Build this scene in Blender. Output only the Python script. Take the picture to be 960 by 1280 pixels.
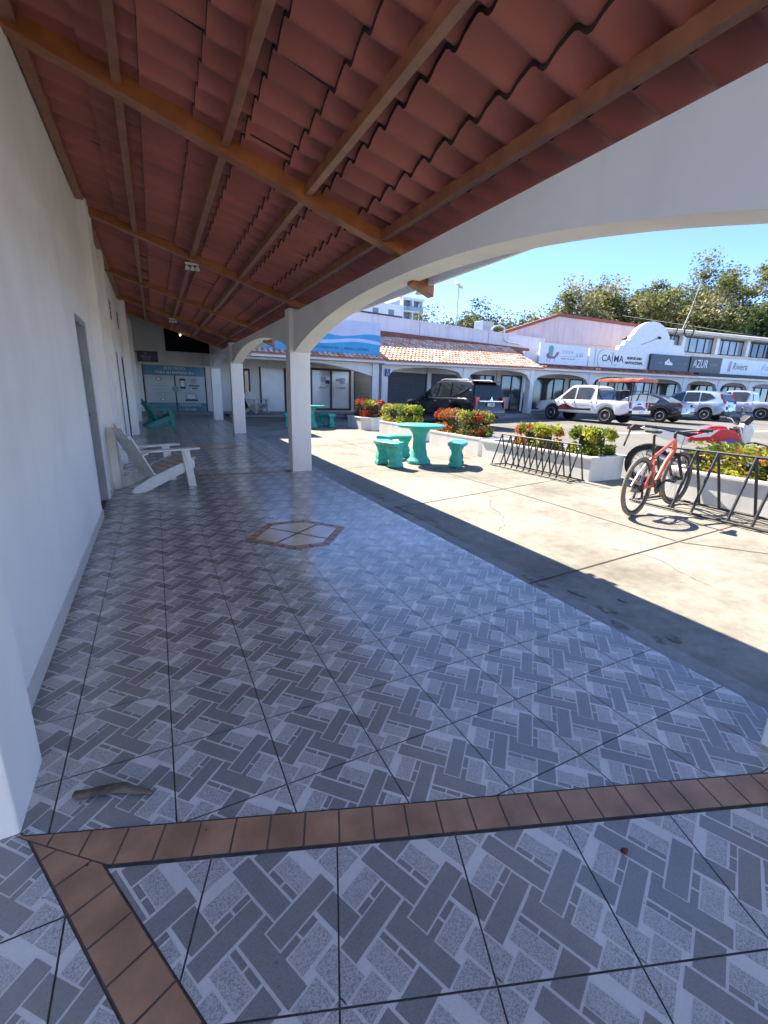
import bpy, bmesh, math, random
from mathutils import Vector, Matrix
random.seed(7)
V = Vector
R = math.radians
scene = bpy.context.scene
for o in list(bpy.data.objects):
    bpy.data.objects.remove(o)

# ------------------------------------------------------------------ camera
F_PX, PITCH, ROLL, YAW, CAM_H = 550.4, .26522, .02839, .47367, 1.33
fwd = V((math.sin(YAW)*math.cos(PITCH), math.cos(YAW)*math.cos(PITCH), -math.sin(PITCH)))
rt0 = V((math.cos(YAW), -math.sin(YAW), 0))
up0 = rt0.cross(fwd)
rt = math.cos(ROLL)*rt0 + math.sin(ROLL)*up0
up = -math.sin(ROLL)*rt0 + math.cos(ROLL)*up0
cam_d = bpy.data.cameras.new('camera')
cam = bpy.data.objects.new('camera', cam_d)
scene.collection.objects.link(cam)
cam.matrix_world = Matrix(((rt.x, up.x, -fwd.x, 0), (rt.y, up.y, -fwd.y, 0), (rt.z, up.z, -fwd.z, CAM_H), (0, 0, 0, 1)))
cam_d.sensor_fit = 'VERTICAL'
cam_d.sensor_height = 24
cam_d.sensor_width = 18
cam_d.lens = F_PX/1280*24
cam_d.clip_start = .02
cam_d.clip_end = 3000
scene.camera = cam

# ------------------------------------------------------------------ light
SUN = V((-.20, .93, 1.03)).normalized()
EL = math.asin(SUN.z)
AZ = math.atan2(SUN.x, SUN.y)
w = bpy.data.worlds.new('World')
scene.world = w
w.use_nodes = True
nt = w.node_tree
bg = nt.nodes['Background']
sky = nt.nodes.new('ShaderNodeTexSky')
sky.sky_type = 'NISHITA'
sky.sun_disc = False
sky.sun_elevation = EL
sky.sun_rotation = AZ
sky.air_density = .34
sky.dust_density = .0
sky.ozone_density = 4.0
nt.links.new(sky.outputs[0], bg.inputs[0])
bg.inputs[1].default_value = .1
sd = bpy.data.lights.new('sun', 'SUN')
sd.energy = 2.5
sd.angle = R(.5)
sd.color = (1, .90, .74)
so = bpy.data.objects.new('sun', sd)
scene.collection.objects.link(so)
so.rotation_euler = SUN.to_track_quat('Z', 'Y').to_euler()
so.location = (0, 0, 30)
scene.view_settings.view_transform = 'Standard'
scene.view_settings.look = 'None'
scene.view_settings.gamma = 1
scene.view_settings.exposure = 2.75
scene.view_settings.use_curve_mapping = False

# ------------------------------------------------------------------ materials
def mat(name, col, rough=.6, var=.08, scale=6., bump=0., bscale=40., metal=0., spec=.5, col2=None, detail=4., coat=0., trans=0.):
    m = bpy.data.materials.new(name)
    m.use_nodes = True
    n, l = m.node_tree.nodes, m.node_tree.links
    b = n['Principled BSDF']
    b.inputs['Roughness'].default_value = rough
    b.inputs['Metallic'].default_value = metal
    b.inputs['Specular IOR Level'].default_value = spec
    b.inputs['Coat Weight'].default_value = coat
    tc = n.new('ShaderNodeTexCoord')
    if var or col2:
        tx = n.new('ShaderNodeTexNoise')
        tx.inputs['Scale'].default_value = scale
        tx.inputs['Detail'].default_value = detail
        l.new(tc.outputs['Object'], tx.inputs['Vector'])
        cr = n.new('ShaderNodeValToRGB')
        cr.color_ramp.elements[0].position = .32
        cr.color_ramp.elements[1].position = .68
        c1 = [max(0, c*(1-var)) for c in col]
        c2 = [min(1, c*(1+var)) for c in col] if col2 is None else list(col2)
        cr.color_ramp.elements[0].color = (*c1, 1)
        cr.color_ramp.elements[1].color = (*c2, 1)
        l.new(tx.outputs['Fac'], cr.inputs['Fac'])
        l.new(cr.outputs['Color'], b.inputs['Base Color'])
    else:
        b.inputs['Base Color'].default_value = (*col, 1)
    if bump:
        t2 = n.new('ShaderNodeTexNoise')
        t2.inputs['Scale'].default_value = bscale
        t2.inputs['Detail'].default_value = 5
        l.new(tc.outputs['Object'], t2.inputs['Vector'])
        bm_ = n.new('ShaderNodeBump')
        bm_.inputs['Strength'].default_value = bump
        bm_.inputs['Distance'].default_value = .01
        l.new(t2.outputs['Fac'], bm_.inputs['Height'])
        l.new(bm_.outputs['Normal'], b.inputs['Normal'])
    return m

def mat_stained(name, col, stain, rough, s1=.7, s2=9., bump=.25, amount=.55):
    """broad stains + fine grain, for concrete and asphalt"""
    m = bpy.data.materials.new(name)
    m.use_nodes = True
    n, l = m.node_tree.nodes, m.node_tree.links
    b = n['Principled BSDF']
    b.inputs['Roughness'].default_value = rough
    b.inputs['Specular IOR Level'].default_value = .3
    tc = n.new('ShaderNodeTexCoord')
    a = n.new('ShaderNodeTexNoise'); a.inputs['Scale'].default_value = s1; a.inputs['Detail'].default_value = 8; a.inputs['Roughness'].default_value = .65
    c = n.new('ShaderNodeTexNoise'); c.inputs['Scale'].default_value = s2; c.inputs['Detail'].default_value = 6; c.inputs['Roughness'].default_value = .7
    g = n.new('ShaderNodeTexNoise'); g.inputs['Scale'].default_value = 160; g.inputs['Detail'].default_value = 2
    for t in (a, c, g):
        l.new(tc.outputs['Object'], t.inputs['Vector'])
    r1 = n.new('ShaderNodeValToRGB'); r1.color_ramp.elements[0].position = .42; r1.color_ramp.elements[1].position = .66
    l.new(a.outputs['Fac'], r1.inputs['Fac'])
    mx = n.new('ShaderNodeMix'); mx.data_type = 'RGBA'
    mx.inputs[6].default_value = (*col, 1); mx.inputs[7].default_value = (*stain, 1)
    ml = n.new('ShaderNodeMath'); ml.operation = 'MULTIPLY'; ml.inputs[1].default_value = amount
    l.new(r1.outputs['Color'], ml.inputs[0]); l.new(ml.outputs[0], mx.inputs[0])
    mr = n.new('ShaderNodeMapRange'); mr.inputs[1].default_value = .3; mr.inputs[2].default_value = .7; mr.inputs[3].default_value = .78; mr.inputs[4].default_value = 1.18
    l.new(c.outputs['Fac'], mr.inputs[0])
    mr2 = n.new('ShaderNodeMapRange'); mr2.inputs[1].default_value = .3; mr2.inputs[2].default_value = .7; mr2.inputs[3].default_value = .85; mr2.inputs[4].default_value = 1.13
    l.new(g.outputs['Fac'], mr2.inputs[0])
    mm = n.new('ShaderNodeMath'); mm.operation = 'MULTIPLY'
    l.new(mr.outputs[0], mm.inputs[0]); l.new(mr2.outputs[0], mm.inputs[1])
    vm = n.new('ShaderNodeVectorMath'); vm.operation = 'SCALE'
    l.new(mx.outputs[2], vm.inputs[0]); l.new(mm.outputs[0], vm.inputs['Scale'])
    l.new(vm.outputs[0], b.inputs['Base Color'])
    bp = n.new('ShaderNodeBump'); bp.inputs['Strength'].default_value = bump; bp.inputs['Distance'].default_value = .004
    l.new(g.outputs['Fac'], bp.inputs['Height']); l.new(bp.outputs['Normal'], b.inputs['Normal'])
    return m

def mat_wall(name, col, dirt=(.50, .47, .42), streak=.28):
    """painted plaster with faint vertical weather streaks and trowel unevenness"""
    m = bpy.data.materials.new(name)
    m.use_nodes = True
    n, l = m.node_tree.nodes, m.node_tree.links
    b = n['Principled BSDF']
    b.inputs['Roughness'].default_value = .62
    b.inputs['Specular IOR Level'].default_value = .25
    tc = n.new('ShaderNodeTexCoord')
    mp = n.new('ShaderNodeMapping'); mp.inputs['Scale'].default_value = (2.2, 2.2, .25)
    l.new(tc.outputs['Object'], mp.inputs['Vector'])
    a = n.new('ShaderNodeTexNoise'); a.inputs['Scale'].default_value = 2.; a.inputs['Detail'].default_value = 7
    l.new(mp.outputs[0], a.inputs['Vector'])
    cr = n.new('ShaderNodeValToRGB'); cr.color_ramp.elements[0].position = .5; cr.color_ramp.elements[1].position = .85
    l.new(a.outputs['Fac'], cr.inputs['Fac'])
    ml = n.new('ShaderNodeMath'); ml.operation = 'MULTIPLY'; ml.inputs[1].default_value = streak
    l.new(cr.outputs['Color'], ml.inputs[0])
    mx = n.new('ShaderNodeMix'); mx.data_type = 'RGBA'
    mx.inputs[6].default_value = (*col, 1); mx.inputs[7].default_value = (*dirt, 1)
    l.new(ml.outputs[0], mx.inputs[0])
    pt = n.new('ShaderNodeTexNoise'); pt.inputs['Scale'].default_value = .9; pt.inputs['Detail'].default_value = 6; pt.inputs['Distortion'].default_value = .6
    l.new(tc.outputs['Object'], pt.inputs['Vector'])
    pm = n.new('ShaderNodeMapRange'); pm.inputs[1].default_value = .38; pm.inputs[2].default_value = .62; pm.inputs[3].default_value = .90; pm.inputs[4].default_value = 1.0
    l.new(pt.outputs['Fac'], pm.inputs[0])
    vs = n.new('ShaderNodeVectorMath'); vs.operation = 'SCALE'
    l.new(mx.outputs[2], vs.inputs[0]); l.new(pm.outputs[0], vs.inputs['Scale']); l.new(vs.outputs[0], b.inputs['Base Color'])
    g = n.new('ShaderNodeTexNoise'); g.inputs['Scale'].default_value = 9; g.inputs['Detail'].default_value = 8
    l.new(tc.outputs['Object'], g.inputs['Vector'])
    bp = n.new('ShaderNodeBump'); bp.inputs['Strength'].default_value = .22; bp.inputs['Distance'].default_value = .012
    l.new(g.outputs['Fac'], bp.inputs['Height']); l.new(bp.outputs['Normal'], b.inputs['Normal'])
    return m

def mat_speckle(name, col, dark, rough=.17):
    m = bpy.data.materials.new(name)
    m.use_nodes = True
    n, l = m.node_tree.nodes, m.node_tree.links
    b = n['Principled BSDF']
    b.inputs['Specular IOR Level'].default_value = .7
    tc = n.new('ShaderNodeTexCoord')
    a = n.new('ShaderNodeTexNoise'); a.inputs['Scale'].default_value = 330; a.inputs['Detail'].default_value = 2
    l.new(tc.outputs['Object'], a.inputs['Vector'])
    cr = n.new('ShaderNodeValToRGB'); cr.color_ramp.elements[0].position = .38; cr.color_ramp.elements[1].position = .56
    cr.color_ramp.elements[0].color = (*dark, 1); cr.color_ramp.elements[1].color = (*col, 1)
    l.new(a.outputs['Fac'], cr.inputs['Fac'])
    # dusty film: broad darker patches with their own shape
    d = n.new('ShaderNodeTexNoise'); d.inputs['Scale'].default_value = 1.6; d.inputs['Detail'].default_value = 9; d.inputs['Roughness'].default_value = .68
    l.new(tc.outputs['Object'], d.inputs['Vector'])
    mr = n.new('ShaderNodeMapRange'); mr.inputs[1].default_value = .3; mr.inputs[2].default_value = .72; mr.inputs[3].default_value = 1.1; mr.inputs[4].default_value = .80
    l.new(d.outputs['Fac'], mr.inputs[0])
    vm = n.new('ShaderNodeVectorMath'); vm.operation = 'SCALE'
    l.new(cr.outputs['Color'], vm.inputs[0]); l.new(mr.outputs[0], vm.inputs['Scale'])
    l.new(vm.outputs[0], b.inputs['Base Color'])
    r2 = n.new('ShaderNodeMapRange'); r2.inputs[1].default_value = .3; r2.inputs[2].default_value = .7; r2.inputs[3].default_value = rough*.75; r2.inputs[4].default_value = rough*1.6
    l.new(d.outputs['Fac'], r2.inputs[0]); l.new(r2.outputs[0], b.inputs['Roughness'])
    bp = n.new('ShaderNodeBump'); bp.inputs['Strength'].default_value = .06; bp.inputs['Distance'].default_value = .003
    l.new(a.outputs['Fac'], bp.inputs['Height']); l.new(bp.outputs['Normal'], b.inputs['Normal'])
    return m

M = {}
M['wall'] = mat_wall('white_plaster', (.88, .85, .79), streak=.14)
M['wall_facade'] = mat_wall('white_plaster_facade', (.74, .73, .72), streak=.4)  # plaster of the facades, greyer and more streaked than the walkway walls
M['pink'] = mat_wall('pink_plaster', (.66, .52, .53), dirt=(.40, .30, .28), streak=.6)
M['lilac'] = mat_wall('pale_lilac_plaster', (.68, .64, .68), dirt=(.42, .38, .38), streak=.6)
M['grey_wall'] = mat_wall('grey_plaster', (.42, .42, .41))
M['t_base'] = mat_speckle('tile_pale', (.78, .735, .675), (.71, .67, .615))
M['t_mid'] = mat_speckle('tile_speckled', (.60, .57, .53), (.33, .31, .29))
M['t_dark'] = mat_speckle('tile_dark_grey', (.315, .298, .28), (.255, .24, .228))
M['t_dark2'] = mat_speckle('tile_slate', (.30, .283, .266), (.24, .226, .213))
M['grout'] = mat('dark_grout', (.13, .118, .105), .8, .3, 20)
M['brown_tile'] = mat('brown_clay_tile', (.42, .225, .125), .42, .25, 7, .1, 60)
M['brown_grout'] = mat('brown_grout', (.13, .09, .065), .85, .2, 20)
M['diamond_tile'] = mat_speckle('tile_beige', (.62, .45, .31), (.50, .35, .24))
M['concrete'] = mat_stained('worn_concrete', (.292, .278, .24), (.165, .15, .12), .85, amount=.9)
M['concrete_edge'] = mat_stained('grey_cement', (.34, .33, .31), (.17, .17, .165), .8, amount=.8)
M['asphalt'] = mat_stained('worn_asphalt', (.19, .183, .17), (.12, .117, .11), .9, .4, 5, .4, .8)
M['joint'] = mat('joint_dark', (.05, .045, .04), .9, .3, 15)
M['earth'] = mat_stained('dry_ground', (.26, .22, .16), (.12, .13, .07), .95, .05, 1.5)
M['step'] = mat_stained('grey_step', (.26, .26, .27), (.17, .17, .18), .6, 1.2, 8)
M['kerb'] = mat('painted_kerb', (.5, .5, .48), .7, .2, 6)
M['roof_under'] = mat('clay_roof_tile', (.325, .096, .066), .6, .22, 1.6, .15, 40)
M['roof_gap'] = mat('roof_gap_dark', (.03, .012, .008), .9, 0)
M['wood'] = mat('orange_brown_paint', (.30, .098, .028), .42, .22, 6, .12, 25)
M['wood2'] = mat('brown_paint', (.25, .095, .045), .45, .22, 8, .1, 25)
M['tile_o'] = mat('roof_tile_orange', (.55, .24, .13), .75, .15, 3)
M['tile_p'] = mat('roof_tile_peach', (.62, .36, .25), .75, .15, 3)
M['tile_r'] = mat('roof_tile_rust', (.40, .16, .09), .75, .2, 3)
M['tile_w'] = mat('roof_tile_bleached', (.70, .52, .42), .8, .15, 3)
M['tile_edge'] = mat('tile_rim_rust', (.20, .075, .05), .8, .2, 4)
M['steel_door'] = mat('grey_steel_door', (.22, .235, .245), .38, .08, 5)
M['steel_frame'] = mat('grey_frame', (.33, .34, .34), .45, .08, 5)
M['moss'] = mat('dark_moss_stain', (.20, .195, .17), .9, .5, 14, .4, 60)
M['black'] = mat('black_paint', (.016, .016, .017), .42, .2, 8)
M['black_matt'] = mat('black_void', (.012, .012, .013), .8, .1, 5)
M['rack'] = mat('black_rack_paint', (.03, .03, .032), .45, .4, 14, .1, 60)
M['dark_glass'] = mat('dark_glass', (.02, .024, .026), .06, .1, 2, spec=.8)
M['shop_glass'] = mat('shop_glass', (.055, .06, .06), .08, .5, 1.2, spec=.7)
M['sky_glass'] = mat('pale_window_glass', (.20, .24, .28), .07, .35, .8, spec=.9)
M['white_glass'] = mat('frosted_glass', (.62, .66, .68), .12, .06, 1.5, spec=.6)
M['white_board'] = mat('white_board', (.60, .63, .65), .16, .05, 2)
M['bronze'] = mat('bronze_frame', (.045, .03, .026), .4, .1, 5)
M['shutter'] = mat('grey_shutter', (.12, .13, .145), .5, .1, 6)
M['white'] = mat('white_paint', (.76, .76, .74), .45, .07, 7)
M['white_wood'] = mat('white_painted_wood', (.70, .69, .65), .5, .12, 9, .12, 30)
M['seat_wood'] = mat('bare_grey_slat', (.46, .42, .37), .6, .15, 9, .12, 30)
M['planter'] = mat_wall('planter_whitewash', (.72, .72, .71), dirt=(.36, .34, .30), streak=.55)
M['teal'] = mat('turquoise_concrete_paint', (.022, .40, .335), .6, .14, 3.5, .35, 45, col2=(.07, .49, .42), detail=9.)
M['teal_dark'] = mat('teal_paint_wood', (.02, .27, .22), .5, .15, 7)
M['soil'] = mat('soil', (.06, .04, .028), .95, .4, 20)
M['leaf_g'] = mat('leaf_green', (.085, .14, .02), .5, .4, 3)
M['leaf_y'] = mat('leaf_yellow_green', (.30, .31, .045), .5, .35, 3)
M['leaf_o'] = mat('leaf_orange', (.42, .14, .04), .5, .35, 3)
M['leaf_r'] = mat('leaf_red', (.30, .035, .03), .5, .35, 3)
M['flower'] = mat('flower_coral', (.62, .13, .07), .55, .25, 3)
def mat_leaf(name, col, var, scale, tr=.42):
    m = mat(name, col, .5, var, scale)
    n, l = m.node_tree.nodes, m.node_tree.links
    b = n['Principled BSDF']; out = [x for x in n if x.type == 'OUTPUT_MATERIAL'][0]
    t_ = n.new('ShaderNodeBsdfTranslucent'); mx = n.new('ShaderNodeMixShader'); mx.inputs[0].default_value = tr
    src = b.inputs['Base Color'].links[0].from_socket
    l.new(src, t_.inputs['Color']); l.new(b.outputs[0], mx.inputs[1]); l.new(t_.outputs[0], mx.inputs[2]); l.new(mx.outputs[0], out.inputs['Surface'])
    return m
for nm, c in (('leaf_g', (.12, .19, .028)), ('leaf_y', (.40, .41, .055)), ('leaf_o', (.50, .17, .045)), ('leaf_r', (.36, .04, .03)), ('flower', (.66, .15, .08))):
    M[nm] = mat_leaf('leaf_'+nm, c, .35, 3)
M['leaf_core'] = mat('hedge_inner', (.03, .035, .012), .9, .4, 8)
M['bark'] = mat('bark', (.17, .135, .10), .9, .35, 4, .4, 12)
for nm, c in (('tree_olive', (.175, .185, .06)), ('tree_pale', (.31, .29, .15)), ('tree_mid', (.10, .13, .038)), ('tree_dark', (.038, .06, .022)), ('tree_bright', (.19, .25, .05))):
    M[nm] = mat_leaf(nm, c, .35, .6)
M['red_roof'] = mat('red_roof_edge', (.26, .07, .05), .7, .2, 3)
M['roof_cream'] = mat('cream_roof', (.55, .51, .45), .7, .15, 2)
M['bar_dark'] = mat('dark_strip', (.025, .025, .028), .6, .2, 3)
M['navy'] = mat('navy_panel', (.012, .018, .05), .3, .1, 3)
M['charcoal'] = mat('charcoal_panel', (.055, .062, .06), .4, .1, 3)
M['sign_white'] = mat('white_panel', (.66, .70, .76), .35, .04, 3)
M['sign_lav'] = mat('lavender_panel', (.50, .52, .66), .4, .05, 3)
M['sign_blue'] = mat('blue_vinyl', (.016, .30, .56), .4, .06, 3)
M['sign_pale'] = mat('pale_blue_vinyl', (.42, .56, .80), .4, .05, 3)
M['sign_ink'] = mat('dark_blue_ink', (.01, .04, .16), .5, 0)
M['ink'] = mat('black_ink', (.02, .02, .025), .5, 0)
M['ink_grey'] = mat('grey_ink', (.28, .30, .33), .5, 0)
M['ink_white'] = mat('white_ink', (.75, .76, .76), .5, 0)
M['ink_teal'] = mat('teal_ink', (.16, .32, .33), .5, 0)
M['ink_plum'] = mat('plum_ink', (.23, .12, .15), .5, 0)
M['ink_pink'] = mat('rose_ink', (.50, .26, .29), .5, 0)
M['ink_lav'] = mat('lavender_ink', (.34, .38, .55), .5, 0)
M['poster_teal'] = mat('poster_teal', (.02, .20, .26), .35, .1, 2)
M['poster_blue'] = mat('poster_blue', (.03, .20, .36), .35, .1, 2)
M['poster_white'] = mat('poster_pale', (.42, .50, .54), .3, .06, 2)
M['purple_sign'] = mat('dark_purple_panel', (.03, .025, .09), .4, .1, 2)
M['car_black'] = mat('black_car_paint', (.008, .010, .012), .2, .1, 2, coat=.25, spec=.4)
M['car_white'] = mat('white_car_paint', (.74, .74, .74), .25, .03, 2, coat=.6)
M['car_dark'] = mat('dark_blue_car_paint', (.016, .018, .024), .12, .1, 2, coat=1.)
M['car_blue'] = mat('pale_blue_car_paint', (.36, .44, .55), .25, .04, 2, coat=.8, metal=.3)
M['car_silver'] = mat('silver_car_paint', (.55, .57, .60), .26, .04, 2, coat=.8, metal=.35)
M['plastic'] = mat('black_plastic', (.022, .022, .023), .55, .1, 10)
M['rubber'] = mat('tyre_rubber', (.02, .02, .02), .85, .2, 20)
M['dusty_rubber'] = mat('dusty_tyre_rubber', (.17, .15, .12), .9, .25, 20)
M['alloy'] = mat('alloy', (.55, .56, .57), .3, .08, 8, metal=.7)
M['chrome'] = mat('chrome', (.75, .76, .78), .12, .03, 5, metal=1.)
M['lamp_red'] = mat('red_lens', (.36, .012, .02), .15, .15, 6, coat=.6)
M['lamp_clear'] = mat('clear_lens', (.62, .65, .68), .1, .1, 6, coat=.6)
M['plate'] = mat('plate_white', (.66, .68, .70), .4, .04, 8)
M['maroon'] = mat('maroon_decal', (.16, .018, .025), .4, .1, 4)
M['tarp'] = mat('red_tarp', (.52, .045, .03), .6, .25, 3, .3, 12, col2=(.60, .20, .10))
M['bike_orange'] = mat('salmon_orange_paint', (.66, .125, .062), .3, .1, 6, coat=.6)
M['metal_dark'] = mat('dark_metal', (.05, .05, .052), .35, .1, 10, metal=.6)
M['metal'] = mat('grey_metal', (.42, .42, .42), .35, .1, 10, metal=.7)
M['moto_red'] = mat('red_fairing', (.50, .012, .035), .25, .1, 4, coat=.7)
M['moto_white'] = mat('white_fairing', (.72, .72, .72), .3, .05, 4, coat=.5)
M['moto_purple'] = mat('violet_graphic', (.12, .06, .38), .3, .1, 4)
M['vinyl'] = mat('black_vinyl_seat', (.02, .02, .021), .5, .1, 12)
M['dry'] = mat('dry_pod', (.13, .10, .075), .9, .55, 26, .8, 45)
M['dry_red'] = mat('dry_petal', (.09, .02, .018), .8, .3, 30)
M['lamp_white'] = mat('lamp_shell', (.7, .7, .68), .4, .05, 6)
M['galv'] = mat('galvanised', (.40, .42, .43), .45, .1, 6, metal=.5)
M['tower_wall'] = mat('tower_white', (.70, .72, .75), .7, .05, .4)
M['tower_void'] = mat('tower_recess', (.16, .19, .23), .4, .2, .3)
M['blue_sign'] = mat('blue_plate', (.02, .04, .26), .4, 0)

# bulb: it is lit in the photograph
_b = bpy.data.materials.new('lit_bulb'); _b.use_nodes = True
_b.node_tree.nodes['Principled BSDF'].inputs['Emission Color'].default_value = (1, .96, .9, 1)
_b.node_tree.nodes['Principled BSDF'].inputs['Emission Strength'].default_value = 6
M['bulb'] = _b

# ------------------------------------------------------------------ mesh helpers
def link(o):
    scene.collection.objects.link(o)
    return o

def thing(name, label, cat, loc=(0, 0, 0), rz=0., group=None, kind=None):
    o = bpy.data.objects.new(name, None)
    o.empty_display_size = .2
    link(o)
    o.location = loc
    o.rotation_euler = (0, 0, rz)
    o['label'] = label
    o['category'] = cat
    if group: o['group'] = group
    if kind: o['kind'] = kind
    return o

def tag(o, label=None, cat=None, group=None, kind=None):
    for k, v in (('label', label), ('category', cat), ('group', group), ('kind', kind)):
        if v: o[k] = v
    return o

def copy_tree(o, parent=None):
    c = o.copy()
    link(c)
    if parent is not None: c.parent = parent
    for ch in [x for x in bpy.data.objects if x.parent == o]:
        copy_tree(ch, c)
    return c

class MB:
    def __init__(s, off=(0, 0, 0)):
        s.v, s.f, s.m, s.mats, s.off = [], [], [], [], V(off)
    def mi(s, m):
        if m not in s.mats: s.mats.append(m)
        return s.mats.index(m)
    def add(s, pts):
        i = len(s.v)
        s.v += [tuple(V(p)-s.off) for p in pts]
        return i
    def poly(s, pts, m):
        i = s.add(pts)
        s.f.append(tuple(range(i, i+len(pts)))); s.m.append(s.mi(m))
    def hexa(s, p, m):            # 8 corners: bottom 4 ccw, top 4 ccw
        i = s.add(p); k = s.mi(m)
        for q in ((3, 2, 1, 0), (4, 5, 6, 7), (0, 1, 5, 4), (1, 2, 6, 5), (2, 3, 7, 6), (3, 0, 4, 7)):
            s.f.append(tuple(i+a for a in q)); s.m.append(k)
    def box(s, a, b, m, P=None):
        (x0, y0, z0), (x1, y1, z1) = a, b
        p = [(x0, y0, z0), (x1, y0, z0), (x1, y1, z0), (x0, y1, z0), (x0, y0, z1), (x1, y0, z1), (x1, y1, z1), (x0, y1, z1)]
        if P: p = [P(*q) for q in p]
        s.hexa(p, m)
    def bar(s, p, q, wx, wz, m, side=None):   # rectangular bar from p to q, width wx, height wz
        p, q = V(p), V(q); d = (q-p).normalized()
        sd = V(side).normalized() if side else d.cross(V((0, 0, 1)))
        if sd.length < 1e-4: sd = V((1, 0, 0))
        sd.normalize(); u = sd.cross(d).normalized()
        a, b = sd*wx/2, u*wz/2
        s.hexa([p-a-b, p+a-b, q+a-b, q-a-b, p-a+b, p+a+b, q+a+b, q-a+b], m)
    def prism(s, pts, off, m):
        n = len(pts); o = V(off)
        i = s.add(pts); j = s.add([V(p)+o for p in pts]); k = s.mi(m)
        s.f.append(tuple(range(i, i+n))[::-1]); s.m.append(k)
        s.f.append(tuple(range(j, j+n))); s.m.append(k)
        for a in range(n):
            b = (a+1) % n
            s.f.append((i+a, i+b, j+b, j+a)); s.m.append(k)
    def tube(s, pts, r, m, n=8, closed=False):
        pts = [V(p) for p in pts]; N = len(pts); k = s.mi(m); rings = []
        rr = r if isinstance(r, (list, tuple)) else [r]*N
        last = None
        for a in range(N):
            if closed: d = pts[(a+1) % N]-pts[a-1]
            else: d = pts[min(a+1, N-1)]-pts[max(a-1, 0)]
            d.normalize()
            if last is None:
                t = V((0, 0, 1)) if abs(d.z) < .9 else V((1, 0, 0))
                x = d.cross(t).normalized()
            else:
                x = (last-d*last.dot(d)).normalized()
            last = x; y = d.cross(x)
            rings.append(s.add([pts[a]+(x*math.cos(2*math.pi*b/n)+y*math.sin(2*math.pi*b/n))*rr[a] for b in range(n)]))
        for a in range(N if closed else N-1):
            i, j = rings[a], rings[(a+1) % N]
            for b in range(n):
                c = (b+1) % n
                s.f.append((i+b, i+c, j+c, j+b)); s.m.append(k)
        if not closed:
            s.f.append(tuple(rings[0]+b for b in range(n))[::-1]); s.m.append(k)
            s.f.append(tuple(rings[-1]+b for b in range(n))); s.m.append(k)
    def lathe(s, prof, c, m, n=24, axis='z', ang=0.):
        k = s.mi(m); rings = []; c = V(c)
        for (r, h) in prof:
            ring = []
            for b in range(n):
                t = 2*math.pi*b/n+ang
                if axis == 'z': p = V((r*math.cos(t), r*math.sin(t), h))
                elif axis == 'x': p = V((h, r*math.cos(t), r*math.sin(t)))
                else: p = V((r*math.cos(t), h, r*math.sin(t)))
                ring.append(c+p)
            rings.append(s.add(ring))
        for i, j in zip(rings, rings[1:]):
            for b in range(n):
                d = (b+1) % n
                s.f.append((i+b, i+d, j+d, j+b)); s.m.append(k)
        s.f.append(tuple(rings[0]+b for b in range(n))[::-1]); s.m.append(k)
        s.f.append(tuple(rings[-1]+b for b in range(n))); s.m.append(k)
    def loft(s, secs, m, cap=True, closed=False):
        k = s.mi(m); ids = [s.add(q) for q in secs]; n = len(secs[0])
        for i, j in zip(ids, ids[1:]):
            for b in range(n if closed else n-1):
                c = (b+1) % n
                s.f.append((i+b, i+c, j+c, j+b)); s.m.append(k)
        if cap:
            s.f.append(tuple(ids[0]+b for b in range(n))[::-1]); s.m.append(k)
            s.f.append(tuple(ids[-1]+b for b in range(n))); s.m.append(k)
    def blob(s, c, r, m, n=10, rings=6):
        prof = [(max(1e-3, math.sin(math.pi*i/rings))*1., -math.cos(math.pi*i/rings)) for i in range(rings+1)]
        k = s.mi(m); ids = []
        for (a, h) in prof:
            ids.append(s.add([V(c)+V((r[0]*a*math.cos(2*math.pi*b/n), r[1]*a*math.sin(2*math.pi*b/n), r[2]*h)) for b in range(n)]))
        for i, j in zip(ids, ids[1:]):
            for b in range(n):
                d = (b+1) % n
                s.f.append((i+b, i+d, j+d, j+b)); s.m.append(k)
    def build(s, name, parent=None, smooth=None, bevel=0., recalc=True):
        me = bpy.data.meshes.new(name)
        me.from_pydata(s.v, [], s.f)
        for m in s.mats: me.materials.append(M[m] if isinstance(m, str) else m)
        me.polygons.foreach_set('material_index', s.m)
        if recalc or bevel:
            bm = bmesh.new(); bm.from_mesh(me)
            if recalc: bmesh.ops.recalc_face_normals(bm, faces=bm.faces)
            bm.to_mesh(me); bm.free()
        if smooth is not None:
            me.polygons.foreach_set('use_smooth', [True]*len(me.polygons))
            try: me.set_sharp_from_angle(angle=R(smooth))
            except Exception: pass
        me.update()
        o = bpy.data.objects.new(name, me)
        link(o)
        if parent is not None: o.parent = parent
        if bevel:
            b = o.modifiers.new('bevel', 'BEVEL'); b.width = bevel; b.segments = 2; b.limit_method = 'ANGLE'; b.angle_limit = R(40)
        return o

def text(name, s, size, origin, ex, ey, m, parent=None, off=(0, 0, 0), align='CENTER', width=1., shear=0., bold=0.):
    """flat lettering laid on a panel: ex = reading direction, ey = up"""
    c = bpy.data.curves.new(name, 'FONT')
    c.body = s; c.size = size; c.align_x = align; c.align_y = 'CENTER'; c.extrude = .002; c.shear = shear; c.offset = bold
    t = bpy.data.objects.new(name, c); link(t)
    dg = bpy.context.evaluated_depsgraph_get(); dg.update()
    me = bpy.data.meshes.new_from_object(t.evaluated_get(dg))
    bpy.data.objects.remove(t)
    ex, ey = V(ex).normalized(), V(ey).normalized(); n = ex.cross(ey)
    me.materials.clear(); me.materials.append(M[m])
    me.transform(Matrix(((ex.x*width, ey.x, n.x, 0), (ex.y*width, ey.y, n.y, 0), (ex.z*width, ey.z, n.z, 0), (0, 0, 0, 1))))
    me.transform(Matrix.Translation(V(origin)-V(off)))
    o = bpy.data.objects.new(name, me); link(o)
    if parent is not None: o.parent = parent
    return o

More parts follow.
